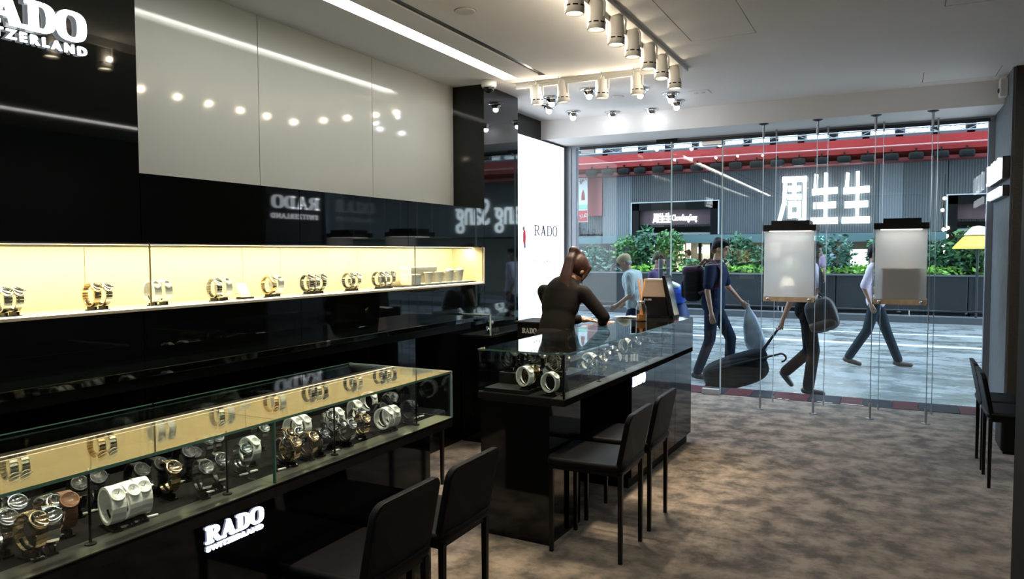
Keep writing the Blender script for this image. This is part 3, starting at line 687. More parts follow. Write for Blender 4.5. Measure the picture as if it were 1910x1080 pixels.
# eyeball downlights by the glass
def eye_proto():
    r = thing('eyeball_downlight', 'eyeball downlight', 'downlight', (0, 0, 0))
    MB().lathe([(.055, 0), (.075, -.003), (.073, -.008), (.052, -.006)], n=22).build('flange', CHROME, r, True)
    MB().lathe([(.054, 0), (.050, -.025), (.036, -.052), (.030, -.055), (.03, -.03)], n=20).build('reflector_ball', CHROME, r, True)
    MB().sup((0, 0, -.062), (.026, .026, .026), nu=14, nv=10).build('bulb', lamp('halogen_bulb', (.90, .93, 1.), 22.), r, True)
    return r
ep = eye_proto()
EYES = [((-2.745, 6.196), 'upper of the two by the first cross-track head'), ((-2.905, 6.496), 'just left of the first cross-track head, low'), ((-2.327, 6.043), 'between the second and third cross-track heads'),
        ((-2.837, 6.927), 'left one of the front row of three'), ((-2.503, 7.136), 'middle one of the front row of three'), ((-2.109, 7.156), 'right one of the front row of three'),
        ((-1.934, 6.226), 'hidden behind the rightmost cross-track head'), ((-1.75, 6.542), 'behind the last long-track head'), ((-1.792, 6.887), 'below the last long-track head')]
for k, ((x, y), nm) in enumerate(EYES):
    o = ep if k == 0 else copy_tree(ep)
    o.location = (x, y, H); o['label'] = 'lit eyeball downlight, '+nm; o['group'] = 'eyeball downlights by the shop glass'
    light('downlight_beam', 'SPOT', 17., (x, y, H-.10), DAYC, o, (x+.25, y-.35, 0), .03, 120, .7)
# ceiling fittings
for (x, y, r_, lab) in ((-2.214, 3.772, .06, 'round white cover plate on the ceiling near the strip light'), (-2.208, 6.453, .05, 'small round white cover plate between the downlights')):
    t = thing('ceiling_cover', lab, 'cover plate', (x, y, H-.008)); MB().lathe([(r_, .008), (r_, .003), (r_*.9, 0)], (x, y, H-.008), n=24).build('disc', WHITEM, t)
    MB().lathe([(r_*1.06, .008), (r_*1.06, .006)], (x, y, H-.008), n=24).build('rim', ALU, t)
t = thing('security_camera', 'white dome security camera on the ceiling above the black column', 'camera', (-2.94, 5.38, H-.09))
MB().lathe([(.062, .09), (.062, .05), (.055, .035)], (-2.94, 5.38, H-.09), n=20).build('housing', WHITEM, t, True)
MB().lathe([(.046, .036), (.040, .012), (.022, -.004), (.004, -.008)], (-2.94, 5.38, H-.09), n=18).build('dome', GLOSS, t, True)
t = thing('ceiling_socket', 'square ceiling plate with two sockets by the downlights', 'socket plate', (-1.518, 6.614, H-.006))
B(-1.60, -1.43, 6.53, 6.70, H-.006, H).build('plate', CEIL, t, bevel=.002)
for dx in (-.03, .03): MB().lathe([(.02, 0), (.018, -.006)], (-1.518+dx, 6.61, H-.006), n=14).build('socket', WHITEM, t)
t = thing('wall_sensor', 'small white sensor box high on the grey pier', 'sensor', (.77, 7.15, 2.70))
B(.742, .799, 7.06, 7.16, 2.72, 2.86).build('body', WHITEM, t, bevel=.008); MB().sup((.742, 7.11, 2.77), (.012, .03, .02)).build('lens', DKMET, t, True)

# ================================================================== SIGNS AND LIGHT BOX
t = thing('wall_sign', 'large white lit RADO SWITZERLAND lettering on the black wall', 'sign', (XF, 1.75, 2.32))
rado((XF+.012, 1.505, 2.372), (0, 1, 0), (0, 0, 1), .117, .012, LED, t, .505)
text_on('SWITZERLAND', .048, .010, (XF+.010, 1.515, 2.322), (0, 1, 0), (0, 0, 1), LED, t, fitw=.497, spacing=1.5, bold=.0016)
t = thing('light_box', 'tall glowing white light box with RADO lettering by the glass', 'light box', (XR, 6.9, .76))
B(XR+.002, -3.30, 6.16, 7.785, .78, 2.68).build('case', BLACK, t)
B(-3.30, -3.294, 6.17, 7.775, .79, 2.665).build('screen', lamp('light_box_screen', (.90, .95, 1.), .85), t)
INK = mat('dark_ink', (.02, .012, .03), .5)
rado((-3.293, 6.985, 1.672), (0, 1, 0), (0, 0, 1), .108, .001, INK, t, .60, True)
PALE = mat('pale_grey_ink', (.50, .47, .44), .6)
g = random.Random(3)
for (z_, y0, y1) in ((1.47, 6.90, 7.42), (1.38, 6.96, 7.48), (1.29, 7.02, 7.50), (1.20, 7.12, 7.36)):
    m = MB(); y_ = y0
    while y_ < y1:
        fn = lambda a, b, d, y_=y_: (-3.2935+d, y_+a*.04, z_+b*.05)
        for q in range(3): m.stroke(fn, [(g.random(), g.random()), (g.random(), g.random())], .12, 0, .0006)
        y_ += .065
    m.build('small_print', PALE, t)['kind'] = 'stuff'
MB().sup((-3.293, 6.755, 1.65), (.001, .035, .075), .9).build('red_motif', mat('red_ink', (.55, .04, .06), .5), t); MB().sup((-3.293, 6.74, 1.735), (.0012, .022, .022), .9).sup((-3.293, 6.765, 1.565), (.0012, .018, .03)).build('purple_motif', mat('purple_ink', (.10, .03, .12), .5), t)
t = thing('pier_sign', 'white lit RADO SWITZERLAND sign boxes standing off the grey pier', 'sign', (.78, 7.25, 1.93))
B(.750, .795, 6.84, 7.72, 2.055, 2.225).build('upper_box', BLACK, t); B(.755, .795, 6.84, 7.70, 1.92, 2.005).build('lower_box', BLACK, t)
rado((.749, 7.72, 2.06), (0, -1, 0), (0, 0, 1), .16, .018, LED, t, .86)
text_on('SWITZERLAND', .085, .015, (.753, 7.69, 1.935), (0, -1, 0), (0, 0, 1), LED, t, fitw=.84, spacing=1.4, bold=.003)

# ================================================================== FURNITURE
def chair_proto():
    r = thing('chair', 'black leather chair', 'chair', (0, 0, 0))
    MB().sup((0.0, 0, .467), (.205, .195, .020), .22, nu=28, nv=8).build('seat', LEATHER, r, True)
    B(-.185, .185, -.175, .175, .425, .452).build('seat_frame', BLACK, r)
    # backrest: leaning panel with rounded top corners and an arched foot
    n = 10; out = []
    for i in range(n+1):
        a = PI*i/(2*n); out.append((.185-.045*(1-math.cos(PI/2-a)) if False else .14+.045*math.cos(a), .685+.045*math.sin(a)))
    top = out+[(-x_, z_) for x_, z_ in out[::-1]]
    poly = [(.185, .44), ]+top+[(-.185, .44), (-.165, .425), (-.13, .445), (0, .452), (.13, .445), (.165, .425)]
    MB().prism(poly, lambda a, b, d: (-.183-(b-.44)*.20+d-.010*math.cos(a/.185*PI/2), a, b), 0, .028).build('backrest', LEATHER, r, bevel=.006)
    for sx in (-.18, .18):
        for sy in (-.16, .16):
            MB().cyl((sx, sy, 0), (sx, sy, .44), .013, .016, n=4).build('leg', BLACK, r)
    return r
cp = chair_proto()
CH = [(-1.31, 3.52, PI, 'black leather chair at the island display, nearer of the two'), (-1.31, 4.0, PI, 'black leather chair at the island display, farther of the two'),
      (-1.615, 1.98, PI, 'black leather chair nearest the viewer at the long case'), (-1.615, 2.415, PI, 'black leather chair at the long case, beside the island end'),
      (-2.72, 3.85, PI/2, 'black chair behind the long case, one leg showing'), (.76, 5.665, 0, 'black leather chair at the right edge, nearer of the pair'), (.76, 6.10, 0, 'black leather chair at the right edge, farther of the pair')]
for k, (x, y, a, lab) in enumerate(CH):
    o = cp if k == 0 else copy_tree(cp)
    o.location = (x, y, 0); o.rotation_euler = (0, 0, a); o['label'] = lab; o['group'] = 'black leather chairs'
t = thing('plinth', 'low black block against the brown pier behind the chairs', 'plinth', (.95, 6.6, 0)); B(.745, 1.6, 6.46, 6.785, .02, .30).build('block', BLACK, t, bevel=.02); B(.765, 1.6, 6.48, 6.77, 0, .03).build('foot', BLACKM, t)

# ledge along the left wall
t = thing('wall_ledge', 'glossy black ledge running under the lit wall niche', 'ledge', (-2.87, 1, 1.0))
B(XF+.002, -2.72, -5, 4.84, .99, 1.022).build('top', GLOSS, t, bevel=.002); B(XF+.002, -2.80, -5, 4.82, .93, .989).build('support', BLACK, t)

def pane(p, x0, x1, y0, y1, z0, z1, nm='glass_pane'): return B(x0, x1, y0, y1, z0, z1).build(nm, GLASS, p)
EDGE = mat('green_glass_edge', (.38, .50, .50), .15, spec=.6)
EDGE2 = mat('dark_green_glass_edge', (.05, .12, .10), .12, spec=.6)
def post(p, x, y, z0, z1):
    MB().cyl((x, y, z0), (x, y, z1), .0035, n=8).lathe([(.014, 0), (.014, .004), (.005, .006)], (x, y, z0), n=12).build('support_post', BLACK, p)

# long case
CX0, CX1, CY0, CY1, CZ0, CZ1 = -2.25, -1.69, .15, 2.745, .782, .985
cs = thing('display_case', 'long black glass-topped display case of watches, nearest the viewer', 'display case', (-1.97, 1.5, 0))
B(-2.20, -1.80, .2, 2.735, 0.0, CZ0-.04).build('base', GLOSS2, cs)
B(CX0, CX1, CY0, CY1, CZ0-.04, CZ0-.0).build('platform', PLAT, cs)
B(CX1-.085, CX1+.001, CY0, CY1+.001, CZ0-.0015, CZ0+.0015).build('platform_edge', PLATE, cs)
g_ = .008
for (a, b) in ((CY0, 1.70-.003), (1.70+.003, CY1)):
    pane(cs, CX0, CX1, a, b, CZ1-g_, CZ1, 'top_glass'); pane(cs, CX1-g_, CX1, a, b, CZ0+.003, CZ1-g_-.0005, 'front_glass'); pane(cs, CX0, CX0+g_, a, b, CZ0+.003, CZ1-g_-.0005, 'back_glass')
    B(CX1-.001, CX1+.0006, a, b, CZ1-g_, CZ1).build('glass_edge', EDGE2, cs); B(CX0-.0006, CX0+.0012, a, b, CZ1-.003, CZ1+.0003).build('glass_edge', EDGE2, cs)
pane(cs, CX0+.01, CX1-.01, 1.695, 1.705, CZ0+.003, CZ1-g_-.001, 'divider_glass'); pane(cs, CX0+g_+.001, CX1-g_-.001, CY1-g_, CY1, CZ0+.003, CZ1-g_-.001, 'end_glass')
B(CX1-.009, CX1+.0008, 1.6975, 1.7025, CZ0+.003, CZ1).build('glass_edge', EDGE2, cs); B(CX0, CX1, CY1-.002, CY1+.0006, CZ1-g_, CZ1+.0003).build('glass_edge', EDGE, cs); B(CX1-.008, CX1+.0008, CY1-.003, CY1+.0006, CZ0+.003, CZ1).build('glass_edge', EDGE, cs)
for y in (.45, .8, 1.135, 1.56, 2.04, 2.55): post(cs, CX1-.055, y, CZ0+.0015, CZ1-.01)
rado((-1.799, 1.522, .634), (0, 1, 0), (0, 0, 1), .050, .006, LEDV, cs, .228)
text_on('SWITZERLAND', .019, .005, (-1.799, 1.524, .611), (0, 1, 0), (0, 0, 1), LEDV, cs, fitw=.224, spacing=1.3, bold=.0012)

# island (built square, then turned a little about its near right corner)
IX0, IX1, IY0, IY1, IG, IZ0, IZ1 = -1.965, -1.455, 3.44, 5.84, 5.34, .752, .985
isl = thing('display_island', 'black island display with a glass watch case on top', 'display case', (IX1, IY0, 0))
B(-1.93, -1.525, 3.41, 3.80, 0, IZ0-.035).build('pedestal', GLOSS2, isl)
B(-1.93, -1.86, 3.80, 4.46, .0, IZ0-.035).build('back_panel', GLOSS2, isl)
B(-1.94, -1.463, 4.46, IY1-.01, .075, IZ0-.035).build('pedestal', GLOSS2, isl); B(-1.92, -1.49, 4.48, IY1-.03, 0, .075).build('kick_base', BLACKM, isl)
for y in (4.92, 5.4): B(-1.464, -1.4625, y-.0015, y+.0015, .075, IZ0-.035).build('panel_joint', BLACKM, isl)
B(IX0, IX1, IY0, IY1, IZ0-.035, IZ0).build('platform', PLAT, isl); B(IX1-.075, IX1+.001, IY0-.001, IG, IZ0-.0015, IZ0+.0015).build('platform_edge', PLATE, isl)
B(IX0, IX1, IG+.004, IY1, IZ0, IZ1).build('end_block', GLOSS2, isl)
B(IX0+.02, -1.68, IY0+.03, 3.625, IZ0+.0005, IZ0+.02).build('riser', BLACKM, isl); B(IX0+.02, -1.555, 3.63, 3.97, IZ0+.0005, IZ0+.08).build('riser', BLACKM, isl); B(IX0+.02, -1.83, 3.98, 5.2, IZ0+.0005, IZ0+.05).build('riser', BLACKM, isl)
YM = 4.70
for (a, b) in ((IY0, YM-.002), (YM+.002, IG)):
    pane(isl, IX0, IX1, a, b, IZ1-g_, IZ1, 'top_glass'); pane(isl, IX1-g_, IX1, a, b, IZ0+.003, IZ1-g_-.0005, 'front_glass'); pane(isl, IX0, IX0+g_, a, b, IZ0+.003, IZ1-g_-.0005, 'back_glass')
pane(isl, IX0+g_+.001, IX1-g_-.001, IY0, IY0+g_, IZ0+.003, IZ1-g_-.001, 'end_glass')
B(IX1-.009, IX1+.0008, IY0-.0008, IY0+.008, IZ0+.003, IZ1).build('glass_edge', BLACK, isl)
for (a, b, c, d) in ((IX0, IX1, IY0-.0008, IY0+.001), (IX1-.001, IX1+.0008, IY0, IG)): B(a, b, c, d, IZ1-g_, IZ1).build('glass_edge', EDGE2, isl)
for (x, y) in ((IX1-.05, 3.53), (IX1-.05, 4.02), (IX1-.05, 4.44), (IX1-.05, 4.88), (IX1-.05, 5.2)): post(isl, x, y, IZ0+.0015, IZ1-.01)
rado((-1.462, 4.475, .652), (0, 1, 0), (0, 0, 1), .066, .004, LEDV, isl, .235)
isl.rotation_euler = (0, 0, -math.radians(1.9))

# wall counter with a small glass case, and a lettered pedestal, behind the saleswoman
wc = thing('wall_case', 'small glass case on a black cabinet by the column', 'display case', (-2.88, 5.7, 0))
B(-3.02, -2.76, 5.06, 6.35, 0, .835).build('cabinet', GLOSS2, wc); B(-3.025, -2.755, 5.055, 6.355, .835, .85).build('platform', PLAT, wc)
pane(wc, -3.02, -2.76, 5.06, 6.35, 1.012, 1.02, 'top_glass'); pane(wc, -2.768, -2.76, 5.06, 6.35, .853, 1.011, 'front_glass'); pane(wc, -3.02, -2.769, 5.06, 5.068, .853, 1.011, 'end_glass')
B(-2.768, -2.7592, 5.0592, 5.068, .853, 1.02).build('glass_edge', EDGE, wc); B(-3.02, -2.76, 5.0592, 5.061, 1.012, 1.02).build('glass_edge', EDGE, wc)
ps = thing('pedestal', 'black pedestal with RADO lettering behind the saleswoman', 'pedestal', (-2.55, 5.55, 0))
B(-2.70, -2.36, 5.40, 5.72, .0, .925).build('column', BLACK, ps, bevel=.005); B(-2.72, -2.34, 5.38, 5.74, .925, .94).build('top', BLACKM, ps, bevel=.003)
rado((-2.655, 5.399, .845), (1, 0, 0), (0, 0, 1), .042, .002, mat('silver_lettering', (.5, .5, .5), .4), ps, .13)

# things on the island top
p = onz(1196, 599, IZ1)
t = thing('reed_diffuser', 'glass reed diffuser with orange sticks on the island', 'diffuser', (p.x, p.y, IZ1))
MB().lathe([(.038, 0), (.040, .006), (.040, .10), (.028, .125), (.022, .13), (.022, .15), (.019, .15), (.019, .132), (.036, .10), (.036, .008)], (p.x, p.y, IZ1), n=22).build('bottle', glass_mat('diffuser_glass', (.95, .93, .9)), t, True)
MB().lathe([(.001, .004), (.035, .008), (.035, .05), (.001, .05)], (p.x, p.y, IZ1), n=18).build('oil', mat('amber_oil', (.45, .25, .08), .1, spec=.6), t)
MB().lathe([(.024, .132), (.026, .134), (.026, .152), (.022, .152)], (p.x, p.y, IZ1), n=18).build('collar', CHROME, t, True)
for k in range(9):
    a = k*2.4; MB().cyl((p.x+.018*math.cos(a+PI), p.y+.018*math.sin(a+PI), IZ1+.006), (p.x+.030*math.cos(a), p.y+.030*math.sin(a), IZ1+.315), .0022, n=6).build('reed_stick', mat('orange_reed', (.80, .42, .12), .6), t)
a0 = onz(1193, 592, IZ1)
bx0, by0 = a0.x+.015, a0.y+.05
t = thing('counter_display', 'tan and black RADO counter display with a tilted mirror frame', 'counter display', (bx0+.1, by0+.07, IZ1))
fz = lambda a, b, d: (bx0+a, by0+d, IZ1+b)
MB().prism([(-.03, 0), (.20, 0), (.175, .16), (-.012, .16)], fz, .0, .14).build('lower_body', BLACK, t, bevel=.003)
MB().prism([(-.012, .161), (.175, .161), (.15, .29), (.0, .29)], fz, .004, .136).build('tan_panel', mat('tan_card', (.50, .37, .28), .6), t, bevel=.002)
MB().prism([(.0, .2905), (.15, .2905), (.148, .30), (.002, .30)], fz, .002, .138).build('cream_top', mat('cream_card', (.75, .66, .56), .5), t)
MB().prism([(.215, 0), (.245, 0), (.175, .33), (.150, .33)], fz, -.02, .16).build('mirror_frame', BLACK, t, bevel=.003)
MB().prism([(.2455, .02), (.2475, .02), (.1795, .31), (.1775, .31)], fz, .0, .14).build('mirror', CHROME, t)
MB().prism([(.14, 0), (.245, 0), (.245, .012), (.14, .012)], fz, -.02, .16).build('foot', BLACK, t)
rado((bx0+.005, by0-.001, IZ1+.132), (1, 0, 0), (0, 0, 1), .014, .001, mat('silver_lettering', (.5, .5, .5), .4), t, .06)
q = onz(1172, 592, IZ1)
t = thing('leaflet', 'pale paper leaflet lying on the island top', 'paper', (q.x, q.y, IZ1)); MB().prism([(-.11, 0), (-.07, .004), (0, .007), (.08, .003), (.11, .006), (.11, .008), (0, .010), (-.11, .003)], lambda a, b, d: (q.x+a, q.y+d, IZ1+b), -.05, .05).build('sheet', mat('paper', (.62, .60, .56), .6), t)

# niche contents: tray, boxes, cups, cards, glass doors
tz = 1.2635
t = thing('glass_shelf', 'thin dark-edged glass shelf under the white cups', 'shelf', (-3.16, 4.9, 1.2505))
B(-3.30, -3.04, 4.40, 5.33, tz-.008, tz).build('plate', mat('smoked_glass', (.05, .05, .04), .1), t); B(-3.28, -3.06, 4.42, 4.44, 1.2502, tz-.008).build('foot', BLACK, t); B(-3.28, -3.06, 5.28, 5.30, 1.2502, tz-.008).build('foot', BLACK, t)
WH = mat('white_card', (.80, .78, .72), .5)
t = thing('white_box', 'wide white cardboard box at the back of the cup tray', 'box', (-3.2, 4.72, tz)); B(-3.26, -3.16, 4.57, 4.92, tz, tz+.125).build('body', WH, t, bevel=.003); B(-3.262, -3.158, 4.568, 4.922, tz+.10, tz+.127).build('lid', WH, t, bevel=.003)
t = thing('white_box', 'small white box at the left end of the cup tray', 'box', (-3.10, 4.5, tz)); B(-3.15, -3.06, 4.43, 4.55, tz, tz+.075).build('body', WH, t, bevel=.003); B(-3.152, -3.058, 4.428, 4.552, tz+.055, tz+.077).build('lid', WH, t, bevel=.003)
t = thing('cup_tray', 'long low pale tray holding the white cups', 'tray', (-3.11, 5.0, tz)); B(-3.15, -3.05, 4.60, 5.28, tz, tz+.006).build('base', WH, t); B(-3.155, -3.149, 4.60, 5.28, tz, tz+.075).build('backboard', mat('tan_board', (.55, .46, .34), .5), t)
for k, y in enumerate((4.70, 4.85, 5.0, 5.15)):
    nm = ('first', 'second', 'third', 'last')[k]
    t = thing('cup', 'white paper cup in the lit niche, %s from the left' % nm, 'cup', (-3.095, y, tz+.006), group='white cups on the niche tray')
    MB().lathe([(.024, 0), (.034, .078), (.036, .078), (.036, .082), (.032, .082), (.023, .004)], (-3.095, y, tz+.006), n=20).build('cup_body', WH, t, True)
    if k > 1: MB().lathe([(.037, .082), (.034, .094), (.022, .104), (.004, .106)], (-3.095, y, tz+.006), n=20).build('lid', WH, t, True)
    MB().lathe([(.0245, 0), (.0245, .004)], (-3.095, y, tz+.006), n=18).build('foot_ring', WH, t)
for (y, lab) in ((2.95, 'white card on a dark foot between watch pairs in the niche'), ):
    t = thing('display_card', lab, 'card', (-3.12, y, 1.2495)); MB().prism([(-.035, .012), (-.03, .012), (-.075, .085), (-.08, .085)], lambda a, b, d: (-3.09+a, y+d, 1.2495+b), -.035, .035).build('card', WH, t); B(-3.16, -3.10, y-.035, y+.035, 1.2495, 1.2615).build('foot', BLACK, t)
for k, (y0, y1, lab) in enumerate(((-1.2, 2.30, 'sliding glass door of the wall niche, left of the thin joint'), (2.30, 4.44, 'sliding glass door over the middle of the wall niche'), (4.44, 5.43, 'sliding glass door in front of the white cups'))):
    t = thing('niche_door', lab, 'glass door', (XF-.004, (y0+y1)/2, 1.25))
    B(XF-.006, XF-.001, y0+.002, y1-.002, 1.2545, 1.5475).build('glass_pane', GLASS, t); B(XF-.007, XF, y1-.005, y1-.0005, 1.2545, 1.5475).build('edge', mat('brown_glass_edge', (.16, .13, .08), .2), t)

# hanging window displays on cables
CXs = [(-1.075, -.612), (-.137, .290)]
CB = mat('steel_cable', (.42, .43, .45), .3, .9)
lab8 = ['leftmost', 'second', 'third', 'rightmost']
for k, x in enumerate((-1.083, -.615, -.140, .297)):
    t = thing('display_cable', 'floor-to-ceiling steel display cable, %s of the near row' % lab8[k], 'cable', (x, 7.33, 0), group='steel cables by the shop glass')
    MB().cyl((x, 7.33, .10), (x, 7.33, 2.60), .0035, n=8).build('wire', CB, t); MB().cyl((x, 7.33, 2.55), (x, 7.33, 2.675), .011, n=10).build('tensioner', CB, t)
    MB().lathe([(.011, .135), (.011, .008), (.035, .006), (.035, 0)], (x, 7.33, 0), n=14).build('foot', CB, t); MB().lathe([(.014, -.015), (.045, -.003), (.045, 0)], (x, 7.33, 2.69), n=14).build('ceiling_cup', DKMET, t)
    x2 = x+.06
    t = thing('display_cable', 'floor-to-ceiling steel display cable, %s of the far row' % lab8[k], 'cable', (x2, 7.74, 0), group='steel cables by the shop glass')
    MB().cyl((x2, 7.74, .05), (x2, 7.74, 2.66), .003, n=8).build('wire', CB, t); MB().cyl((x2, 7.74, 2.6), (x2, 7.74, 2.69), .008, n=8).build('tensioner', CB, t); MB().lathe([(.008, .06), (.008, .006), (.02, .004), (.02, 0)], (x2, 7.74, 0), n=12).build('foot', CB, t)
WOOD = mat('pale_wood', (.42, .30, .17), .5, noise=.15, nscale=20)
for k, (x0, x1) in enumerate(CXs):
    lab = ('frosted hanging window display with a glowing spot inside', 'frosted hanging window display with a brown block inside')[k]
    t = thing('hanging_display', lab, 'window display', ((x0+x1)/2, 7.52, 1.03))
    B(x0+.012, x1-.012, 7.328, 7.332, 1.075, 1.685).build('frosted_panel', FROST, t)
    B(x0+.0, x1-.0, 7.325, 7.72, 1.69, 1.745).build('canopy', BLACK, t, bevel=.002); B(x0+.07, x1-.06, 7.34, 7.70, 1.745, 1.785).build('lamp_box', BLACK, t, bevel=.002)
    B(x0+.008, x1-.008, 7.325, 7.72, 1.045, 1.070).build('shelf', WOOD, t, bevel=.002); B(x0+.008, x1-.008, 7.322, 7.325, 1.03, 1.075).build('shelf_front', WOOD, t); B(x0, x1, 7.325, 7.72, 1.03, 1.044).build('shelf_frame', BLACK, t)
    B(x0+.002, x0+.007, 7.34, 7.71, 1.072, 1.688).build('side_glass', GLASS, t); B(x1-.007, x1-.002, 7.34, 7.71, 1.072, 1.688).build('side_glass', GLASS, t)
    for xx in (x0+.05, x1-.05): MB().lathe([(.016, 0), (.018, -.008), (.008, -.012)], (xx, 7.322, 1.052), (0, 1, 0), n=12).build('clamp', CHROME, t, True)
    B(x0+.05, x1-.05, 7.36, 7.68, 1.684, 1.689).build('lamp_panel', lamp('display_led_panel', (1., .94, .85), 2.6), t)
    light('display_beam', 'SPOT', (1.5, .6)[k], ((x0+x1)/2, 7.5, 1.67), WARMC, t, ((x0+x1)/2+.02, 7.42, 1.07), .02, 70, .6)
    if k == 0:
        o = thing('watch_block', 'round white watch block glowing behind the first frosted panel', 'display block', (-.84, 7.45, 1.07)); MB().lathe([(.06, 0), (.06, .09), (.045, .16), (.002, .17)], (-.84, 7.45, 1.07), n=20).build('cone', mat('bright_white', (.85, .83, .78), .5), o, True); MB().lathe([(.065, 0), (.065, .01)], (-.84, 7.45, 1.07), n=20).build('base', BLACK, o)
        light('display_beam', 'SPOT', 26., (-.84, 7.60, 1.36), WARMC, t, (-.855, 7.33, 1.20), .02, 24, 1.0)
    else:
        o = thing('brown_block', 'brown display block behind the second frosted panel', 'display block', (.07, 7.45, 1.07)); B(-.07, .225, 7.336, 7.52, 1.07, 1.335).build('block', mat('brown_card', (.30, .17, .07), .6), o, bevel=.004); B(-.075, .23, 7.335, 7.525, 1.335, 1.35).build('top', mat('brown_card2', (.32, .21, .11), .6), o)

# ================================================================== PEOPLE (forward = +x, left = +y in the figure's own frame)
SKIN = mat('skin', (.46, .27, .19), .5); SKIN2 = mat('skin_tan', (.33, .18, .12), .5); HAIRB = mat('black_hair', (.009, .008, .0075), .5, spec=.12, bump=.1, bscale=160); HAIRR = mat('brown_hair', (.040, .017, .012), .45, spec=.2, bump=.1, bscale=160)
def remesh(mb, name, vox=.011, it=5):
    me = mb.mesh(name); ob = bpy.data.objects.new(name, me); COL.objects.link(ob)
    r = ob.modifiers.new('r', 'REMESH'); r.mode = 'VOXEL'; r.voxel_size = vox; r.use_smooth_shade = True
    s_ = ob.modifiers.new('s', 'SMOOTH'); s_.factor = .5; s_.iterations = it
    dg = bpy.context.evaluated_depsgraph_get(); out = bpy.data.meshes.new_from_object(ob.evaluated_get(dg)); out.name = name
    bpy.data.objects.remove(ob); bpy.data.meshes.remove(me)
    out.materials.clear()
    return out
def V(*a): return Vector(a)
def hand(mb, fing, wr, d, side, curl, thumb_dir):
    # palm into mb (blended), fingers collected in fing; d = direction of the hand, side = across the knuckles
    d = V(*d).normalized(); side = V(*side); side = (side-d*side.dot(d)).normalized(); nrm = d.cross(side)
    wr = V(*wr); c = wr+d*.045
    mb.cap(wr, wr+d*.03, .026, .03)
    for k in (-1, 0, 1): mb.cap(wr+d*.02+side*.016*k, wr+d*.075+side*.023*k, .017, .0135)
    for k, L in ((-1.5, .062), (-.5, .074), (.5, .070), (1.5, .056)):
        p0 = wr+d*.072+side*.0195*k; dd = d; p = p0; r = .0088
        for s_ in range(3):
            dd = (Matrix.Rotation(curl*(.6+.3*s_), 3, side) @ dd).normalized(); q = p+dd*L*(.42, .33, .27)[s_]
            fing.cap(p, q, r, r*.92, 8); p = q; r *= .92
    td = V(*thumb_dir).normalized(); p = wr+d*.025+side*(-.024); p1 = p+(td*.6+d*.8).normalized()*.038; p2 = p1+(d*.9+td*.15).normalized()*.03
    fing.cap(p, p1, .0115, .0105, 8); fing.cap(p1, p2, .0105, .0085, 8)
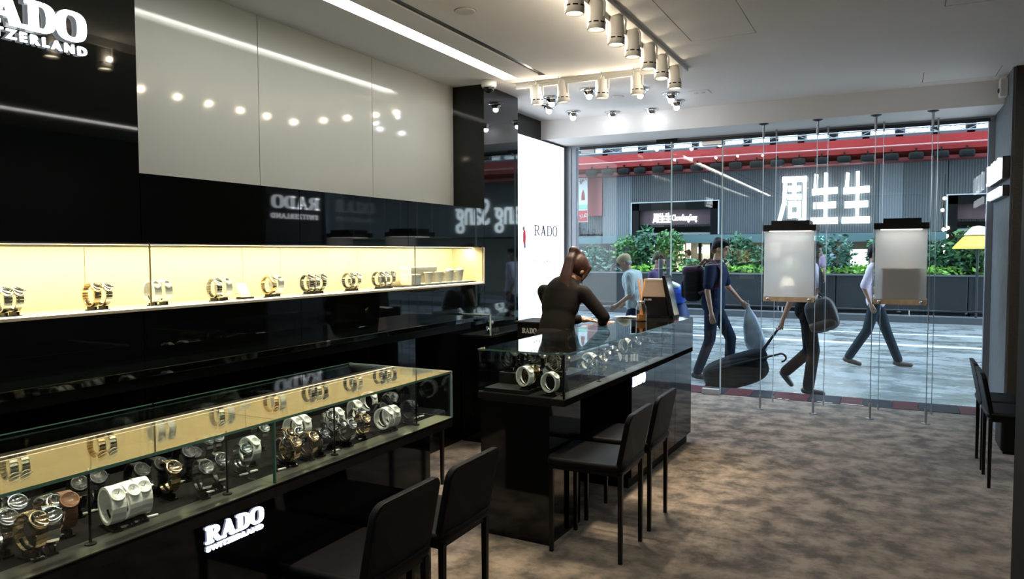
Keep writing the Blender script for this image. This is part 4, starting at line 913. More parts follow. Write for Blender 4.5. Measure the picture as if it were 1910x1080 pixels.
def person(label, loc, yaw, J, look, s=1.0):
    """J: joints; look: dict of colours and options"""
    root = thing('person', label, 'person', loc, yaw); root.scale = (s, s, s)
    pel, che, nck, hd = (V(*J[k]) for k in ('pelvis', 'chest', 'neck', 'head'))
    fw = V(*J.get('face', (1, 0, 0))).normalized(); upv = (hd-nck).normalized(); lf = upv.cross(fw).normalized(); fw = lf.cross(upv).normalized()
    RH = Matrix((fw, lf, upv)).transposed()
    b = MB(); fing = MB(); T = lambda x, y, z: hd+RH @ V(x, y, z)
    sk = look['skin']
    # head
    b.sup(T(-.010, 0, .020), (.095, .074, .093), 1, RH); b.sup(T(.022, 0, -.035), (.066, .058, .075), 1, RH); b.cap(T(.050, 0, -.085), T(.020, 0, -.075), .030, .044)
    b.cap(T(.082, 0, .012), T(.101, 0, -.022), .010, .0135); b.sup(T(.062, 0, .034), (.030, .052, .014), 1, RH)
    b.sup(T(.082, 0, -.056), (.013, .024, .009), 1, RH)
    for sy in (-1, 1): b.sup(T(-.008, sy*.077, -.012), (.020, .010, .031), 1, RH)
    b.cap(nck-upv*.05, T(-.012, 0, -.07), .058, .052)
    # trunk and limbs (slim under the clothes)
    b.cap(pel, che, .085, .09); b.sup(che, (.07, .13, .12)); b.cap(V(*J['shL']), V(*J['shR']), .042, .042)
    for S_ in 'LR':
        sh, el, wr, hp_, kn, an, to = (V(*J[k+S_]) for k in ('sh', 'el', 'wr', 'hip', 'kn', 'an', 'toe'))
        b.cap(sh, el, .044, .036); b.cap(el, wr, .038, .024)
        b.cap(hp_, kn, .075, .052); b.cap(kn, an, .046, .028); b.cap(an-V(0, 0, .02), an.lerp(to, .6), .02, .016)
        hand(b, fing, tuple(wr), J.get('hd'+S_, tuple(wr-el)), J.get('hs'+S_, (1, 0, 0)), J.get('curl'+S_, .35), J.get('th'+S_, (1, 0, 0)))
    bm_ = remesh(b, 'body', .0105, 3)
    # fingers join the same skin mesh
    o = bpy.data.objects.new('body', bm_); COL.objects.link(o); local(o, root); bm_.materials.append(sk)
    fm = fing.mesh('f', True); x = bmesh.new(); x.from_mesh(bm_); x.from_mesh(fm); x.to_mesh(bm_); x.free()
    bm_.polygons.foreach_set('use_smooth', [True]*len(bm_.polygons))
    for sy in (-1, 1):
        local(MB().sup(T(.078, sy*.031, .006), (.008, .013, .0075), 1, RH, 10, 6).build('eye', mat('eye_dark', (.02, .015, .012), .2), None, True), root)
        local(MB().cap(T(.082, sy*.018, .026), T(.076, sy*.048, .024), .0045, .004, 6).build('eyebrow', look['hair'], None, True), root)
    def cloth(nm, mb, m_, vox=.0115, it=4):
        me = remesh(mb, nm, vox, it); me.materials.append(m_); c = bpy.data.objects.new(nm, me); COL.objects.link(c); local(c, root); return c
    # top
    t_ = MB(); big = look.get('big', 1.0)
    ax = (che-pel).normalized(); sidev = (V(*J['shL'])-V(*J['shR'])).normalized(); fr_ = sidev.cross(ax).normalized(); RT = Matrix((fr_, sidev, ax)).transposed()
    t_.sup(che+ax*.02, (.125*big, .185*big, .19), .85, RT); t_.sup(pel.lerp(che, .45), (.120*big, .165*big, .17), .85, RT); t_.sup(pel.lerp(che, look.get('hem', .08)), (.130*big, .172*big, .13), .8, RT)
    t_.cap(V(*J['shL'])*.97+che*.03, V(*J['shR'])*.97+che*.03, .068*look.get('arm', 1.), .068*look.get('arm', 1.)); t_.cap(che+ax*.1, nck-upv*.015, .09, .064)
    for S_ in 'LR':
        sh, el, wr = (V(*J[k+S_]) for k in ('sh', 'el', 'wr')); sl = look.get('sleeve', .75)
        am = look.get('arm', 1.)
        if sl >= 1: t_.cap(sh, el, .070*am, .058*am); t_.cap(el, wr-(wr-el)*.08, .058*am, .046*am)
        else: t_.cap(sh, sh.lerp(el, sl), .072, .064)
    cloth(look.get('topname', 'shirt'), t_, look['top'])
    # trousers
    t_ = MB(); t_.sup(pel+V(0, 0, .0), (.118, .158, .11), .85)
    for S_ in 'LR':
        hp_, kn, an = (V(*J[k+S_]) for k in ('hip', 'kn', 'an')); t_.cap(hp_, kn, .092, .070); t_.cap(kn, an+(kn-an)*.04, .068, look.get('cuff', .058))
    cloth('trousers', t_, look['legs'])
    for S_ in 'LR':
        an, to = V(*J['an'+S_]), V(*J['toe'+S_]); d_ = (to-an); d_.z *= .6; d_ = d_.normalized()
        m_ = MB(); heel = an-V(0, 0, .045)-d_*.045; m_.cap(heel, heel+d_*.06, .036, .04); m_.cap(heel+d_*.05, to, .040, .030); m_.cap(an+V(0, 0, .01), an-V(0, 0, .03), .040, .042)
        cloth('shoe', m_, look['shoe'], .009, 3)
    # hair
    hm = MB(); hs = look.get('hairstyle', 'short')
    hm.sup(T(-.022, 0, .040), (.100, .084, .088), 1, RH); hm.cap(T(.055, 0, .085), T(-.06, 0, .09), .034, .05)
    if hs != 'cap': hm.sup(T(-.065, 0, -.005), (.052, .073, .075), 1, RH)
    if hs == 'short':
        for sy in (-.06, -.03, 0, .03, .06): hm.cap(T(.03, sy, .09), T(.078, sy*.9, .078), .026, .016)
    if hs == 'pony':
        hm.sup(T(-.02, 0, .025), (.104, .090, .098), 1, RH); kt = T(-.095, 0, .085); hm.cap(kt, kt+V(-.02, .01, .02), .038, .040)
        for k in range(7):
            a = (k-3)*.006; e1 = kt+V(-.085, .005+a*.7, -.04); e2 = kt+V(-.150, .005+a*1.4, -.16); e3 = kt+V(-.185, -.005+a*1.5, -.27); e4 = kt+V(-.195, -.01+a*.8, -.37)
            hm.cap(kt+V(-.02, .01+a*.3, .015), e1, .026, .026); hm.cap(e1, e2, .026, .023); hm.cap(e2, e3, .023, .017); hm.cap(e3, e4, .017, .006)
        for sy in (-1, 1): hm.cap(T(.03, sy*.07, .06), T(.035, sy*.078, -.06), .022, .012)
    if hs == 'cap':
        hm = MB(); hm.sup(T(-.055, 0, -.022), (.050, .076, .040), 1, RH)
    cloth('hair', hm, look['hair'], .008, 3)
    if hs == 'cap':
        cm = MB(); cm.sup(T(-.012, 0, .050), (.108, .088, .080), .9, RH); cloth('cap_crown', cm, look['capcol'], .009, 4)
        local(MB().sup(T(.135, 0, .022), (.080, .080, .013), .8, Matrix(RH) @ Matrix.Rotation(.28, 3, 'Y')).build('cap_visor', look['visor'], None, True), root)
    return root
def stand(**k):
    J = dict(pelvis=(0, 0, .94), chest=(.02, 0, 1.27), neck=(.02, 0, 1.47), head=(.045, 0, 1.615), shL=(.01, .185, 1.40), shR=(.01, -.185, 1.40), elL=(-.02, .235, 1.12), elR=(-.02, -.235, 1.12), wrL=(.06, .24, .88), wrR=(.06, -.24, .88),
             hipL=(0, .09, .92), hipR=(0, -.09, .92), knL=(.03, .095, .50), knR=(.03, -.095, .50), anL=(0, .095, .085), anR=(0, -.095, .085), toeL=(.155, .105, .032), toeR=(.155, -.105, .032),
             hsL=(1, 0, 0), hsR=(1, 0, 0), thL=(1, -.3, 0), thR=(1, .3, 0))
    J.update(k); return J
SUIT = mat('black_suit_cloth', (.010, .0085, .008), .75, spec=.06, noise=.15, nscale=60)
NAVY = mat('navy_cloth', (.014, .020, .045), .8, spec=.06, noise=.15, nscale=40); JEAN = mat('dark_jeans', (.012, .018, .034), .8, spec=.06, noise=.25, nscale=30); JEANG = mat('green_grey_trousers', (.020, .032, .040), .8, spec=.06, noise=.2, nscale=30)
PINK = mat('pale_pink_shirt', (.62, .52, .62), .8, spec=.06, noise=.1, nscale=25); BLK = mat('black_cloth', (.010, .010, .013), .85, spec=.06); SHOE = mat('dark_shoe', (.015, .014, .014), .4); SNEAK = mat('brown_shoe', (.10, .075, .06), .6)
STRP = stripe_mat('pale_striped_shirt', (.26, .31, .32), (.42, .46, .46), 16., .8, 'Y', .1)
GRYS = mat('grey_green_shirt', (.35, .42, .42), .8, spec=.06)
# saleswoman leaning over the island
person('saleswoman in a black suit with a ponytail, bent over the island', (-2.105, 4.88, 0), math.radians(84),
       stand(pelvis=(-.08, 0, .90), chest=(.01, -.01, 1.17), neck=(.085, -.03, 1.325), head=(.165, -.055, 1.405), face=(.86, -.25, -.42), shL=(.04, .150, 1.25), shR=(.05, -.175, 1.25), elL=(.16, .12, 1.01), wrL=(.30, -.02, 1.03), elR=(.10, -.315, 1.075), wrR=(.235, -.235, 1.02),
             hdL=(.7, -1, -.1), hsL=(1, .5, .1), thL=(.5, -.2, .3), hdR=(1, -.1, -.12), hsR=(.1, -1, .0), thR=(.2, 1, 0), curlL=.15, curlR=.12,
             knL=(.0, .09, .49), knR=(.0, -.09, .49), hipL=(-.08, .085, .88), hipR=(-.08, -.085, .88), anL=(-.06, .09, .085), anR=(-.06, -.09, .085), toeL=(.085, .10, .032), toeR=(.085, -.10, .032)),
       dict(skin=SKIN, hair=HAIRR, hairstyle='pony', top=SUIT, topname='jacket', sleeve=1, legs=SUIT, shoe=SHOE, hem=-.15, big=.80, arm=.80), .97)
GZ = -.12
walkR = dict(hipL=(0, .09, .92), hipR=(0, -.09, .92))
# old man with the cap, facing left
person('old man in a tan cap and striped shirt, outside the glass', (-3.05, 9.72, GZ), PI,
       stand(chest=(.06, 0, 1.25), neck=(.12, 0, 1.42), head=(.185, 0, 1.545), face=(1, 0, -.25), shL=(.05, .18, 1.37), shR=(.05, -.18, 1.37), elL=(.02, .23, 1.10), elR=(.06, -.23, 1.10), wrL=(.22, .20, .96), wrR=(.24, -.20, .96),
             knL=(.16, .095, .52), anL=(.16, .095, .085), toeL=(.31, .10, .032), knR=(-.02, -.095, .50), anR=(-.20, -.095, .11), toeR=(-.06, -.10, .035)),
       dict(skin=SKIN2, hair=mat('grey_hair', (.20, .19, .18), .5), hairstyle='cap', capcol=mat('tan_cap', (.36, .28, .17), .8, spec=.1), visor=mat('maroon_visor', (.14, .03, .045), .6), top=STRP, legs=NAVY, shoe=SHOE, sleeve=.8, big=1.1), .95)
person('person with short dark hair behind the tan-capped man', (-3.02, 10.5, GZ), 0,
       stand(face=(1, -.25, -.1), head=(.06, 0, 1.61)), dict(skin=SKIN, hair=HAIRB, hairstyle='short', top=mat('purple_top', (.10, .07, .15), .8, spec=.06), legs=NAVY, shoe=SHOE), .92)
# backpack man walking right
BPY = 9.45
bpx = ony(1330, 600, BPY).x
person('man in a navy polo with a maroon backpack, walking past', (bpx, BPY, GZ), 0,
       stand(neck=(.05, 0, 1.49), head=(.085, 0, 1.635), face=(1, 0, -.12), shL=(.05, .19, 1.41), shR=(.0, -.19, 1.41), elR=(-.02, -.245, 1.12), wrR=(.03, -.25, .86), elL=(.13, .24, 1.16), wrL=(.30, .21, .98), hdL=(.8, 0, -.7), hsL=(.5, 0, .6), curlL=.8, hdR=(.15, 0, -1), hsR=(1, 0, 0), curlR=.35,
             knR=(-.02, -.09, .51), anR=(-.17, -.09, .10), toeR=(-.02, -.09, .035), knL=(.20, .09, .53), anL=(.18, .09, .10), toeL=(.33, .09, .035)),
       dict(skin=SKIN2, hair=HAIRB, hairstyle='short', top=NAVY, topname='polo_shirt', sleeve=.75, legs=JEAN, shoe=SHOE, big=1.04), 1.01)
# man with the shoulder bag pulling luggage
emx = ony(1505, 640, 9.0).x
person('man in black pulling luggage, head behind the frosted panel', (emx, 9.0, GZ), 0,
       stand(face=(1, 0, 0), shR=(-.03, -.19, 1.40), elR=(-.14, -.24, 1.10), wrR=(-.24, -.25, .84), hdR=(-.15, 0, -1), hsR=(.3, 1, 0), curlR=.9, shL=(.05, .19, 1.40), elL=(.08, .23, 1.12), wrL=(.20, .22, .90),
             knR=(.08, -.09, .50), anR=(.03, -.09, .09), toeR=(.18, -.09, .035), knL=(.02, .09, .48), anL=(-.24, .09, .22), toeL=(-.17, .09, .08)),
       dict(skin=SKIN2, hair=HAIRB, hairstyle='short', top=BLK, legs=BLK, shoe=SHOE, sleeve=.8, cuff=.064), 1.0)
# pink shirt man striding left to right
px_ = ony(1640, 620, 11.6).x
person('man in a pale pink shirt striding behind the second frosted panel', (px_-.05, 11.6, GZ), 0,
       stand(pelvis=(0, 0, .92), chest=(-.02, 0, 1.26), neck=(-.03, 0, 1.46), head=(-.01, 0, 1.60), face=(1, -.1, 0), shL=(-.04, .185, 1.40), shR=(-.04, -.185, 1.40), elR=(-.15, -.23, 1.13), wrR=(-.06, -.24, .90), elL=(.06, .23, 1.13), wrL=(.22, .2, .98),
             knL=(.14, .09, .50), anL=(.30, .09, .09), toeL=(.46, .10, .034), knR=(-.10, -.09, .52), anR=(-.34, -.09, .12), toeR=(-.19, -.10, .034)),
       dict(skin=SKIN2, hair=HAIRB, hairstyle='short', top=PINK, legs=JEANG, shoe=SNEAK, sleeve=.9, cuff=.062), .99)
# far figures on the opposite pavement
for (u, y, yaw, top, sc_, lab) in ((1285, 21.2, PI*.9, mat('white_shirt', (.6, .63, .65), .8), .90, 'small far person in a white shirt by the beige shop wall'), (1548, 21.2, .4, mat('blue_stripe_shirt', (.22, .30, .45), .8), .98, 'small far person in blue between the hanging displays'), (1519, 19.75, PI/2, mat('mauve_shirt', (.28, .20, .28), .8), .98, 'far person with reddish hair beside the first display')):
    q = ony(u, 490, y)
    person(lab, (q.x, y, -.02), yaw, stand(), dict(skin=SKIN, hair=HAIRB if u != 1519 else HAIRR, hairstyle='short', top=top, legs=NAVY, shoe=SHOE), sc_)

# ------------------------------------------------------------------ carried things
MAROON = mat('maroon_nylon', (.055, .022, .045), .6, spec=.06, noise=.2, nscale=30)
t = thing('backpack', 'maroon and black backpack on the navy polo man', 'backpack', (bpx-.24, BPY, 1.0))
MB().sup((bpx-.245, BPY, 1.10), (.115, .165, .235), .55, None, 24, 14).build('main_bag', mat('black_nylon', (.012, .011, .014), .6, spec=.06), t, True)
MB().sup((bpx-.255, BPY, 1.25), (.125, .155, .075), .6, None, 22, 10).build('top_flap', MAROON, t, True)
MB().sup((bpx-.345, BPY, 1.03), (.045, .125, .12), .55, None, 18, 10).build('front_pocket', mat('black_nylon', (.012, .011, .014), .6, spec=.06), t, True)
for sy in (-.14, .14): MB().tube([(bpx-.16, BPY+sy*.8, 1.31), (bpx-.08, BPY+sy, 1.395), (bpx+.03, BPY+sy*1.05, 1.375), (bpx+.125, BPY+sy*1.0, 1.25), (bpx+.10, BPY+sy*1.2, 1.08), (bpx-.14, BPY+sy*1.25, .98)], .020, 8).build('strap', MAROON, t, True)
hx, hz = bpx+.36, .855-.02
t = thing('plastic_bag', 'grey plastic carrier bag hanging from the walking man', 'bag', (hx+.1, BPY+.22, .25))
m = MB(); g = random.Random(5); nr = 18; prof = [(.012, .0), (.03, -.05), (.075, -.14), (.115, -.28), (.14, -.45), (.135, -.56), (.06, -.60)]
for j, (r_, h_) in enumerate(prof):
    for i in range(nr):
        a = 2*PI*i/nr; rr = r_*(1+.13*math.sin(a*3+j)+.06*g.random()); m.v.append((hx+.02+.20*(-h_/.6)**1.2*.75+rr*math.cos(a)*.9, BPY+.215+rr*math.sin(a)*.55, hz+h_))
for j in range(len(prof)-1):
    for i in range(nr): m.f.append((j*nr+i, j*nr+(i+1) % nr, (j+1)*nr+(i+1) % nr, (j+1)*nr+i))
m.f.append(tuple(range((len(prof)-1)*nr, len(prof)*nr)))
m.build('bag_body', mat('grey_blue_plastic', (.22, .26, .32), .3, noise=.3, nscale=8), t, True)
MB().tube([(hx+.01, BPY+.20, hz-.02), (hx-.015, BPY+.20, hz+.04), (hx+.03, BPY+.23, hz+.045), (hx+.02, BPY+.23, hz-.03)], .006, 6).build('handle', mat('grey_blue_plastic', (.22, .26, .32), .3), t)
# shoulder bag of the man in black
t = thing('shoulder_bag', 'large black shoulder bag at the hip of the man in black', 'bag', (emx+.2, 8.85, .6))
MB().sup((emx+.165, 8.83, .80), (.165, .09, .19), .6, Matrix.Rotation(-.35, 3, 'Y'), 22, 12).build('bag_body', mat('black_bag_leather', (.014, .014, .02), .4), t, True)
MB().sup((emx+.185, 8.825, .70), (.155, .092, .07), .6, Matrix.Rotation(-.35, 3, 'Y'), 20, 8).build('base_panel', mat('dark_brown_leather', (.035, .025, .018), .45), t, True)
MB().tube([(emx+.05, 8.84, .95), (emx+.02, 8.80, 1.20), (emx-.01, 8.82, 1.385), (emx-.06, 8.90, 1.38), (emx-.02, 8.94, 1.20), (emx+.24, 8.86, .92)], .014, 6).build('strap', mat('black_bag_leather', (.014, .014, .02), .4), t)
# wheeled holdall with umbrella
hw = Vector((emx-.262, 8.75, .66)); la = ony(1375, 690, 8.8); lx = la.x
t = thing('wheeled_bag', 'black wheeled holdall dragged behind the man in black', 'luggage', (lx, 8.8, GZ))
RB = Matrix.Rotation(-.33, 3, 'Y')
MB().sup((lx-.02, 8.8, .115), (.37, .20, .185), .62, RB, 28, 14).build('bag_body', mat('charcoal_nylon', (.009, .010, .012), .6, spec=.06, noise=.25, nscale=12), t, True)
MB().sup((lx+.04, 8.80, .235), (.30, .17, .10), .6, RB, 24, 10).build('top_pocket', BLK, t, True)
MB().tube([(lx+.20, 8.76, .27), hw, ], .010, 8).tube([(lx+.22, 8.86, .27), (hw.x, 8.80, hw.z)], .010, 8).tube([(hw.x, 8.72, hw.z), (hw.x, 8.82, hw.z)], .014, 8).build('pull_handle', BLACK, t)
MB().tube([(lx-.25, 8.72, .12), (lx+.0, 8.70, .20), (lx+.28, 8.73, .30)], .018, 6).build('grab_strap', mat('grey_strap', (.12, .13, .14), .6), t)
for sy in (-.12, .12): MB().cyl((lx-.30, 8.8+sy-.015, -.075), (lx-.30, 8.8+sy+.015, -.075), .045, n=16).build('wheel', BLACKM, t)
t = thing('umbrella', 'folded black umbrella with a crook handle tied on the holdall', 'umbrella', (lx+.1, 8.6, .2))
MB().tube([(lx-.28, 8.585, .12), (lx+.30, 8.60, .31)], .026, 8, .016).build('folded_canopy', BLK, t)
MB().tube([(lx+.30, 8.60, .31), (lx+.50, 8.60, .375)]+[(lx+.50+.055*math.sin(a), 8.60, .375-.045+.045*math.cos(a)) for a in (0.3, .8, 1.3, 1.8, 2.4, 3.0)], .011, 8).build('crook_handle', BLACK, t)
# hand trolley with a blue bundle outside the island
q = ony(1253, 560, 10.2); tx = q.x
t = thing('hand_trolley', 'grey hand trolley with two upright posts behind the counter display', 'trolley', (tx, 10.2, GZ))
for dx in (-.16, -.05): MB().cyl((tx+dx, 10.2, GZ+.10), (tx+dx, 10.2, 1.40), .032, n=12).build('upright', mat('grey_post', (.10, .11, .13), .5), t)
B(tx-.24, tx+.22, 9.98, 10.45, GZ+.10, GZ+.14).build('deck', DKMET, t)
for (dx, dy) in ((-.18, -.18), (-.18, .2), (.16, -.18), (.16, .2)): MB().cyl((tx+dx, 10.2+dy-.02, GZ+.052), (tx+dx, 10.2+dy+.02, GZ+.052), .05, n=14).build('wheel', BLACKM, t)
MB().tube([(tx-.16, 10.2, 1.25), (tx-.05, 10.2, 1.25)], .015, 6).build('cross_bar', DKMET, t)
t = thing('blue_bundle', 'bright blue cloth bundle on the hand trolley', 'bundle', (tx+.1, 10.15, GZ+.14))
MB().sup((tx+.10, 10.2, .42), (.15, .17, .40), .8, None, 20, 14).build('lower_sack', mat('dark_blue_cloth', (.01, .03, .12), .6), t, True)
MB().sup((tx+.12, 10.12, .92), (.13, .15, .13), .9, Matrix.Rotation(.4, 3, 'Y'), 20, 12).build('upper_sack', mat('bright_blue_cloth', (.015, .08, .52), .5), t, True)
MB().sup((tx+.06, 10.06, 1.05), (.10, .09, .035), .8, Matrix.Rotation(.35, 3, 'Y'), 16, 8).build('white_cloth', mat('white_cloth', (.6, .6, .62), .7), t, True)

# ================================================================== WATCHES
def wmat(nm, band, rough, metal, dial): return (mat('band_'+nm, band, rough, metal), mat('case_'+nm, tuple(min(1, c*1.05+.02) for c in band), .07, metal), mat('dial_'+nm, dial, .3, .55 if dial[0] > .5 else 0., .5))
KIND = dict(steel=wmat('steel', (.62, .61, .60), .18, 1., (.85, .85, .85)), black=wmat('black', (.02, .02, .022), .08, .0, (.015, .015, .016)), white=wmat('white', (.88, .88, .86), .15, 0., (.9, .9, .9)),
            gold=wmat('gold', (.70, .52, .32), .18, 1., (.10, .07, .05)), brown=wmat('brown', (.20, .09, .045), .5, 0., (.88, .86, .82)), dark=wmat('dark', (.22, .22, .23), .16, 1., (.03, .03, .035)))
CRYS = glass_mat('watch_crystal', (1, 1, 1), .03, .5)
PROTO = {}
def watch_meshes(kind):
    if kind in PROTO: return PROTO[kind]
    wide = kind in ('white',)
    cz, rx, rz_ = .052, .031, .034
    hw = .0125 if not wide else .0145; th = .0042 if not wide else .0055
    band = MB(); N = 26
    for i in range(N):
        a0 = 2*PI*(i+.06)/N; a1 = 2*PI*(i+.94)/N
        vv = []
        for a in (a0, a1):
            taper = 1.0 if wide else .80+.20*max(0, math.cos(a-.75))
            for (k_, y) in ((1, -1), (1, 1), (1+th/rx, 1), (1+th/rx, -1)):
                vv.append((rx*k_*math.cos(a), y*hw*taper, cz+rz_*k_*math.sin(a)))
        band.add(vv, [(0, 1, 2, 3), (7, 6, 5, 4), (0, 4, 5, 1), (1, 5, 6, 2), (2, 6, 7, 3), (3, 7, 4, 0)])
    if wide or kind == 'brown':
        b2 = MB()
        for i in range(40):
            a0 = 2*PI*i/40; a1 = 2*PI*(i+1)/40; vv = []
            for a in (a0, a1):
                for (k_, y) in ((1.02, -1), (1.02, 1), (1+th/rx*.93, 1), (1+th/rx*.93, -1)): vv.append((rx*k_*math.cos(a), y*hw*.97, cz+rz_*k_*math.sin(a)))
            b2.add(vv, [(0, 4, 5, 1), (1, 5, 6, 2), (2, 6, 7, 3), (3, 7, 4, 0)])
        band.add(b2.v, b2.f)
    ca = math.radians(42); n = Vector((math.cos(ca), 0, math.sin(ca)))
    c0 = Vector((rx*math.cos(ca), 0, cz+rz_*math.sin(ca)))
    out = [('bracelet', band.mesh('bracelet'), 0)]
    R_ = .0185 if not wide else .0150
    out.append(('case', MB().lathe([(R_*.8, -.002), (R_, 0), (R_, .007), (R_*.96, .0085), (R_*.86, .0088), (R_*.84, .0078)], c0, n, 24).mesh('case', True), 1))
    out.append(('dial', MB().lathe([(R_*.85, .0070), (R_*.85, .0076)], c0, n, 20).mesh('dial'), 2))
    out.append(('crystal', MB().lathe([(R_*.86, .0080), (R_*.8, .0093), (R_*.6, .0106), (R_*.3, .0115), (R_*.02, .0117)], c0, n, 20).mesh('crystal', True), 4))
    up = Vector((-math.sin(ca), 0, math.cos(ca))); sd = Vector((0, 1, 0)); hd = MB()
    for (d, L) in ((sd*.5+up*.87, R_*.62), (sd*-.8+up*.5, R_*.45)):
        d = d.normalized(); q = d.cross(n)*.0007; o_ = c0+n*.0079
        hd.add([o_-q, o_+q, o_+d*L+q, o_+d*L-q], [(0, 1, 2, 3)])
    out.append(('hands', hd.mesh('hands', recalc=False), 3))
    out.append(('crown', MB().cyl(c0+sd*R_+n*.004, c0+sd*(R_+.004)+n*.004, .0028, n=10).mesh('crown'), 1))
    PROTO[kind] = out
    return out
STM = None
def stand_mesh():
    global STM
    if STM is None:
        m = MB(); m.box(-.020, .024, -.010, .010, 0, .004).box(-.016, .020, -.0055, -.0025, .004, .014).box(-.016, .020, .0025, .0055, .004, .014)
        ring_ = MB()
        pts = [(.0285*math.cos(a), 0, .052+.0315*math.sin(a)) for a in [math.radians(d) for d in range(-150, 61, 15)]]
        ring_.tube(pts, .0022, 6)
        STM = (m.mesh('foot'), ring_.mesh('ring'))
    return STM
def watch(x, y, z, kind, phrase, yaw=0., s=1.0, group='watches'):
    t = thing('watch', phrase, 'watch', (x, y, z), yaw, group); t.scale = (s, s, s)
    ms = KIND[kind]
    for nm, me, mi in watch_meshes(kind):
        c = bpy.data.objects.new(nm, me); COL.objects.link(c); local(c, t)
        if not me.materials: me.materials.append((ms+(mat('watch_hand', (.7, .7, .7) if kind in ('black', 'dark', 'gold') else (.05, .05, .05), .3, .6), CRYS))[mi])
    fo, ri = stand_mesh()
    st = thing('watch_stand', 'stand under the '+phrase, 'watch stand', (x, y, z-.0006), yaw, 'black stands of the '+group); st.scale = (s, s, s)
    for nm, me in (('foot', fo), ('ring', ri)):
        c = bpy.data.objects.new(nm, me); COL.objects.link(c); local(c, st)
        if not me.materials: me.materials.append(BLACK)
    return t

# long case: picture position of each watch, kind, description
S = 1.28
LC = [(3, 985, 'steel', 'steel watch cut by the left edge of the long case'), (24, 955, 'steel', 'glinting steel watch just inside the left edge of the long case'), (58, 992, 'gold', 'large rose-gold rimmed watch left of the white bangles'),
      (93, 980, 'steel', 'small steel watch right of the rose-gold rimmed one'), (88, 957, 'steel', 'bright steel watch behind the rose-gold rimmed one'), (121, 950, 'brown', 'brown strapped watch with a glaring dial'),
      (142, 918, 'black', 'black ceramic watch behind the brown strapped one'), (177, 905, 'black', 'black ceramic watch behind the first white bangle'), (222, 944, 'white', 'first white bangle watch from the left of the long case'),
      (250, 937, 'white', 'second white bangle watch from the left of the long case'), (275, 928, 'white', 'third white bangle watch from the left of the long case'), (253, 893, 'black', 'black ceramic watch behind the third white bangle'),
      (289, 882, 'black', 'black ceramic watch right behind the three white bangles'), (314, 888, 'gold', 'gold and black watch with a glint between bangles and dark steel watch'), (341, 858, 'black', 'black ceramic watch with gold lines, left of a pair'),
      (358, 852, 'black', 'black ceramic watch with gold lines, right of a pair'), (384, 888, 'dark', 'dark steel watch with two hard glints'), (405, 873, 'dark', 'smaller dark watch right of the two-glint one'),
      (378, 830, 'dark', 'dark watch at the back below the lit reflection'), (398, 824, 'dark', 'second dark watch at the back below the lit reflection'), (450, 845, 'steel', 'steel watch left of the glass divider, in front'), (466, 832, 'white', 'white watch left of the glass divider, behind'),
      (484, 806, 'steel', 'small steel watch at the back left of the divider'), (528, 833, 'dark', 'front left watch of the cluster right of the divider'), (545, 834, 'gold', 'front right watch of the cluster right of the divider'),
      (531, 815, 'gold', 'middle left watch of the cluster right of the divider'), (550, 813, 'steel', 'middle right watch of the cluster right of the divider'), (546, 794, 'white', 'rear left white watch of the cluster right of the divider'), (563, 790, 'white', 'rear right white watch of the cluster right of the divider'),
      (601, 827, 'gold', 'lowest front watch of the middle cluster'), (619, 820, 'dark', 'front right watch of the middle cluster'), (611, 803, 'dark', 'middle left watch of the middle cluster'), (626, 796, 'steel', 'middle right watch of the middle cluster'),
      (611, 781, 'steel', 'rear left watch of the middle cluster'), (626, 776, 'white', 'rear right watch of the middle cluster'), (660, 801, 'steel', 'front steel watch by the black post'), (674, 787, 'gold', 'rose watch behind the black post'), (664, 775, 'steel', 'second-row watch behind the black post'),
      (662, 761, 'white', 'large white watch at the back by the black post'), (688, 744, 'white', 'white bangle at the very back mirrored in the glass'), (706, 766, 'black', 'black watch left of the right-hand white bangles'), (724, 750, 'dark', 'dark watch behind the right-hand white bangles'),
      (725, 777, 'white', 'left one of the two right-hand white bangles'), (743, 773, 'white', 'right one of the two right-hand white bangles'), (768, 762, 'dark', 'dark watch with a pale dial near the case end'), (784, 728, 'dark', 'single watch far back at the case end')]
for (u, v, k, ph) in LC:
    p = onz(u, v, CZ0+.052*S)
    y = min(p.y, CY1-.07); x = max(min(p.x, CX1-.10), CX0+.06)
    watch(x, y, CZ0+.0018 if x > CX1-.125 else CZ0+.0008, k, ph, rnd.uniform(-.35, .1), 1.24 if y < 1.6 else 1.08, 'watches in the long case')
TAGM = B(-.014, .014, -.004, .004, 0, .005).mesh('tag_face'); TAGF = B(-.014, .014, -.006, .006, -.0, .0012).mesh('tag_foot')
USED = set()
for (u, v) in ((92, 1022), (70, 1045), (120, 1000), (153, 962), (178, 954), (236, 984), (261, 974), (285, 965), (345, 899), (391, 920), (411, 914), (455, 887), (473, 881), (564, 815), (560, 832), (526, 877), (547, 870), (675, 820), (627, 842), (775, 781), (786, 778)):
    p = onz(u, v, CZ0)
    x = min(p.x, CX1-.02)
    LCK = [q for q in LC if q[3] not in USED]
    near = min(LCK, key=lambda q: (q[0]-u)**2+(q[1]+38-v)**2)[3]
    USED.add(near)
    t = thing('price_tag', 'price tag by the '+' '.join(near.split()[:12]), 'price tag', (x, p.y, CZ0+.0016), 1.35, 'price tags in the long case')
    for nm, me, mm in (('tag_face', TAGM, mat('tag_white', (.8, .8, .78), .4)), ('tag_foot', TAGF, BLACK)):
        c = bpy.data.objects.new(nm, me); COL.objects.link(c); local(c, t)
        if not me.materials: me.materials.append(mm)
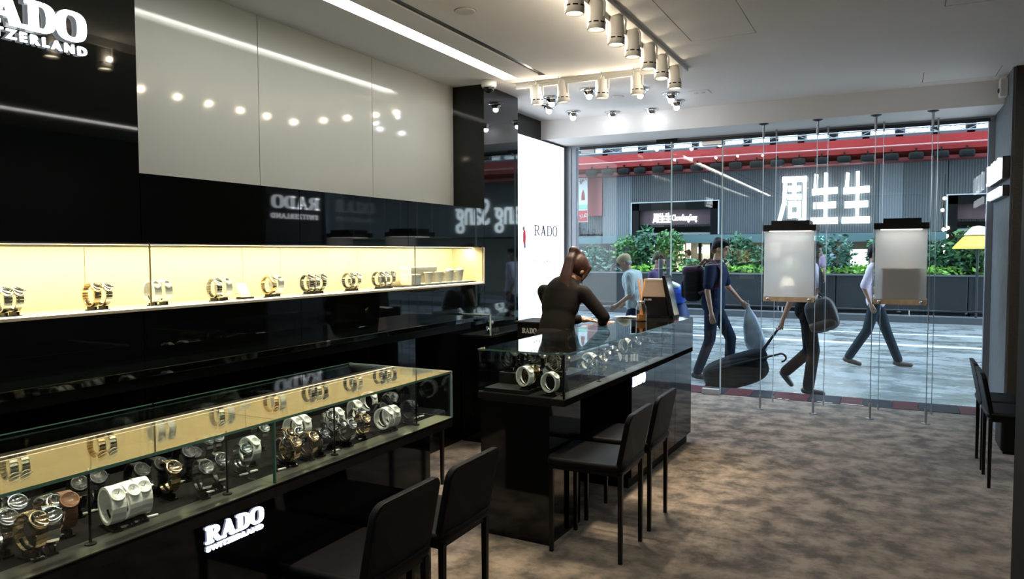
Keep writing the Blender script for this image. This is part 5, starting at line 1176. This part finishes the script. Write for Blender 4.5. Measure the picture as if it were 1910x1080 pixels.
# island case
S2 = 1.34
LI = [(917, 675, .08, 'black', 'dark ring watch at the left rear of the island case'), (931, 670, .08, 'black', 'dark watch second from the left rear of the island case'), (946, 681, .08, 'dark', 'dark steel watch left of the white-dial one on the island'), (966, 669, .08, 'black', 'black watch at the back of the island case'),
      (966, 706, .02, 'white', 'white watch on the island riser, nearest left'), (988, 677, .08, 'gold', 'gold watch in the back row of the island case'), (1003, 674, .08, 'dark', 'dark watch beside the gold one in the island back row'), (994, 699, .02, 'gold', 'gold banded watch in the middle of the island end'),
      (1018, 716, 0, 'white', 'white watch standing nearest the island end glass'), (1016, 680, .08, 'gold', 'gold watch behind the nearest white one on the island'), (1034, 699, .08, 'dark', 'dark glinting watch by the island corner post'), (1036, 677, .08, 'steel', 'steel watch behind the island corner'),
      (1047, 688, .08, 'gold', 'rose-gold watch right at the island glass corner'), (1078, 692, 0, 'steel', 'steel watch first along the island side, in front'), (1089, 684, 0, 'steel', 'steel watch second along the island side'), (1099, 674, .0, 'white', 'bright white watch third along the island side'),
      (1118, 680, 0, 'gold', 'rose-dial watch fourth along the island side'), (1126, 666, 0, 'steel', 'steel watch behind the rose-dial one on the island'), (1140, 660, 0, 'steel', 'bright steel watch halfway along the island side'), (1151, 665, 0, 'dark', 'dark watch halfway along the island side, in front'),
      (1166, 645, .0, 'white', 'white watch past halfway along the island, behind'), (1183, 648, 0, 'steel', 'steel watch left of the far ring-shaped one'), (1195, 637, .0, 'steel', 'steel watch behind the far ring-shaped one'), (1207, 646, 0, 'steel', 'large ring-shaped steel watch at the far end of the island'),
      (1218, 634, 0, 'gold', 'gold watch second from the far end of the island'), (1240, 632, 0, 'dark', 'thin dark watch last in the island case')]
ia = -math.radians(1.9); RI = Matrix.Rotation(ia, 3, 'Z'); PV = Vector((IX1, IY0, 0))
for (u, v, dz, k, ph) in LI:
    p = onz(u, v, IZ0+dz+.052*S2)
    q = RI.inverted() @ (p-PV)+PV                  # into the island's own square frame
    yy = max(min(q.y, IG-.05), IY0+.08); xx = max(min(q.x, IX1-.075), IX0+.05)
    if dz > .05: xx = max(min(xx, -1.585), IX0+.055); yy = max(min(yy, 3.93), 3.68)
    elif dz > .01: xx = max(min(xx, -1.72), IX0+.055); yy = max(min(yy, 3.585), 3.50)
    elif yy > 3.60: yy = max(yy, 4.02); xx = max(xx, -1.79)
    else: xx = max(xx, -1.64)
    w_ = RI @ (Vector((xx, yy, 0))-PV)+PV
    watch(w_.x, w_.y, IZ0+dz+.0012, k, ph, rnd.uniform(-.5, 0), S2, 'watches in the island case')
CARD = mat('silver_card', (.55, .54, .52), .3, .5)
for (u, v, lab) in ((1068, 702, 'small tilted silver card at the island corner'), (1162, 668, 'pale tilted card halfway along the island case')):
    p = onz(u, v, IZ0+.02); t = thing('display_card', lab, 'card', (p.x, p.y, IZ0+.0016), -.5)
    local(MB().prism([(-.03, 0), (.03, 0), (.03, .055), (-.03, .055)], lambda a, b, d: (d-.4*b, a, b+.001), 0, .002).build('card', CARD), t); local(B(-.02, .004, -.03, .03, 0, .002).build('foot', BLACK), t)
for k, (u, v) in enumerate(((1128, 664), (1136, 668), (1169, 669), (1178, 668), (1183, 667), (1200, 668))):
    p = onz(u, v, IZ0+.03); nm = ('first', 'second', 'third', 'fourth', 'fifth', 'last')[k]
    t = thing('price_stick', 'slim white price marker in the island case, %s from the left' % nm, 'price tag', (min(p.x, -1.52), p.y, IZ0+.0012), -.6, 'white markers in the island case')
    local(B(-.001, .001, -.008, .008, .006, .055).build('marker', mat('tag_white', (.8, .8, .78), .4)), t); local(B(-.008, .008, -.009, .009, 0, .006).build('foot', BLACK), t)
# niche
S3 = 1.32
LN = [(3, 'steel', 'left watch of the leftmost pair in the lit niche'), (24, 'steel', 'right watch of the leftmost pair in the lit niche'), (170, 'gold', 'left watch of the pair before the first niche joint'), (191, 'steel', 'right watch of the pair before the first niche joint'), (284, 'white', 'left white watch beside the thin niche door joint'), (304, 'white', 'right white watch beside the thin niche door joint'),
      (399, 'steel', 'left watch of the pair left of the white niche card'), (416, 'white', 'right white-dial watch of the pair left of the niche card'), (501, 'gold', 'left watch of the pair right of the niche card'), (515, 'white', 'right white watch of the pair right of the niche card'), (572, 'dark', 'left watch of the niche trio under the reflected sign'), (584, 'steel', 'middle watch of the niche trio under the reflected sign'), (596, 'dark', 'right watch of the niche trio under the reflected sign'),
      (650, 'dark', 'left watch of the niche pair before the last trio'), (661, 'steel', 'right watch of the niche pair before the last trio'), (705, 'dark', 'left watch of the last niche trio by the cups'), (716, 'steel', 'middle watch of the last niche trio by the cups'), (726, 'dark', 'right watch of the last niche trio by the cups')]
for (u, k, ph) in LN:
    p = onx(u, 540, -3.12)
    watch(-3.12, p.y, 1.2498, k, ph, rnd.uniform(-.12, .05), S3, 'watches in the lit niche')
watch(-2.86, 5.22, .8508, 'dark', 'dark watch in the small case by the column', -.6, 1.2, 'watch in the wall case')
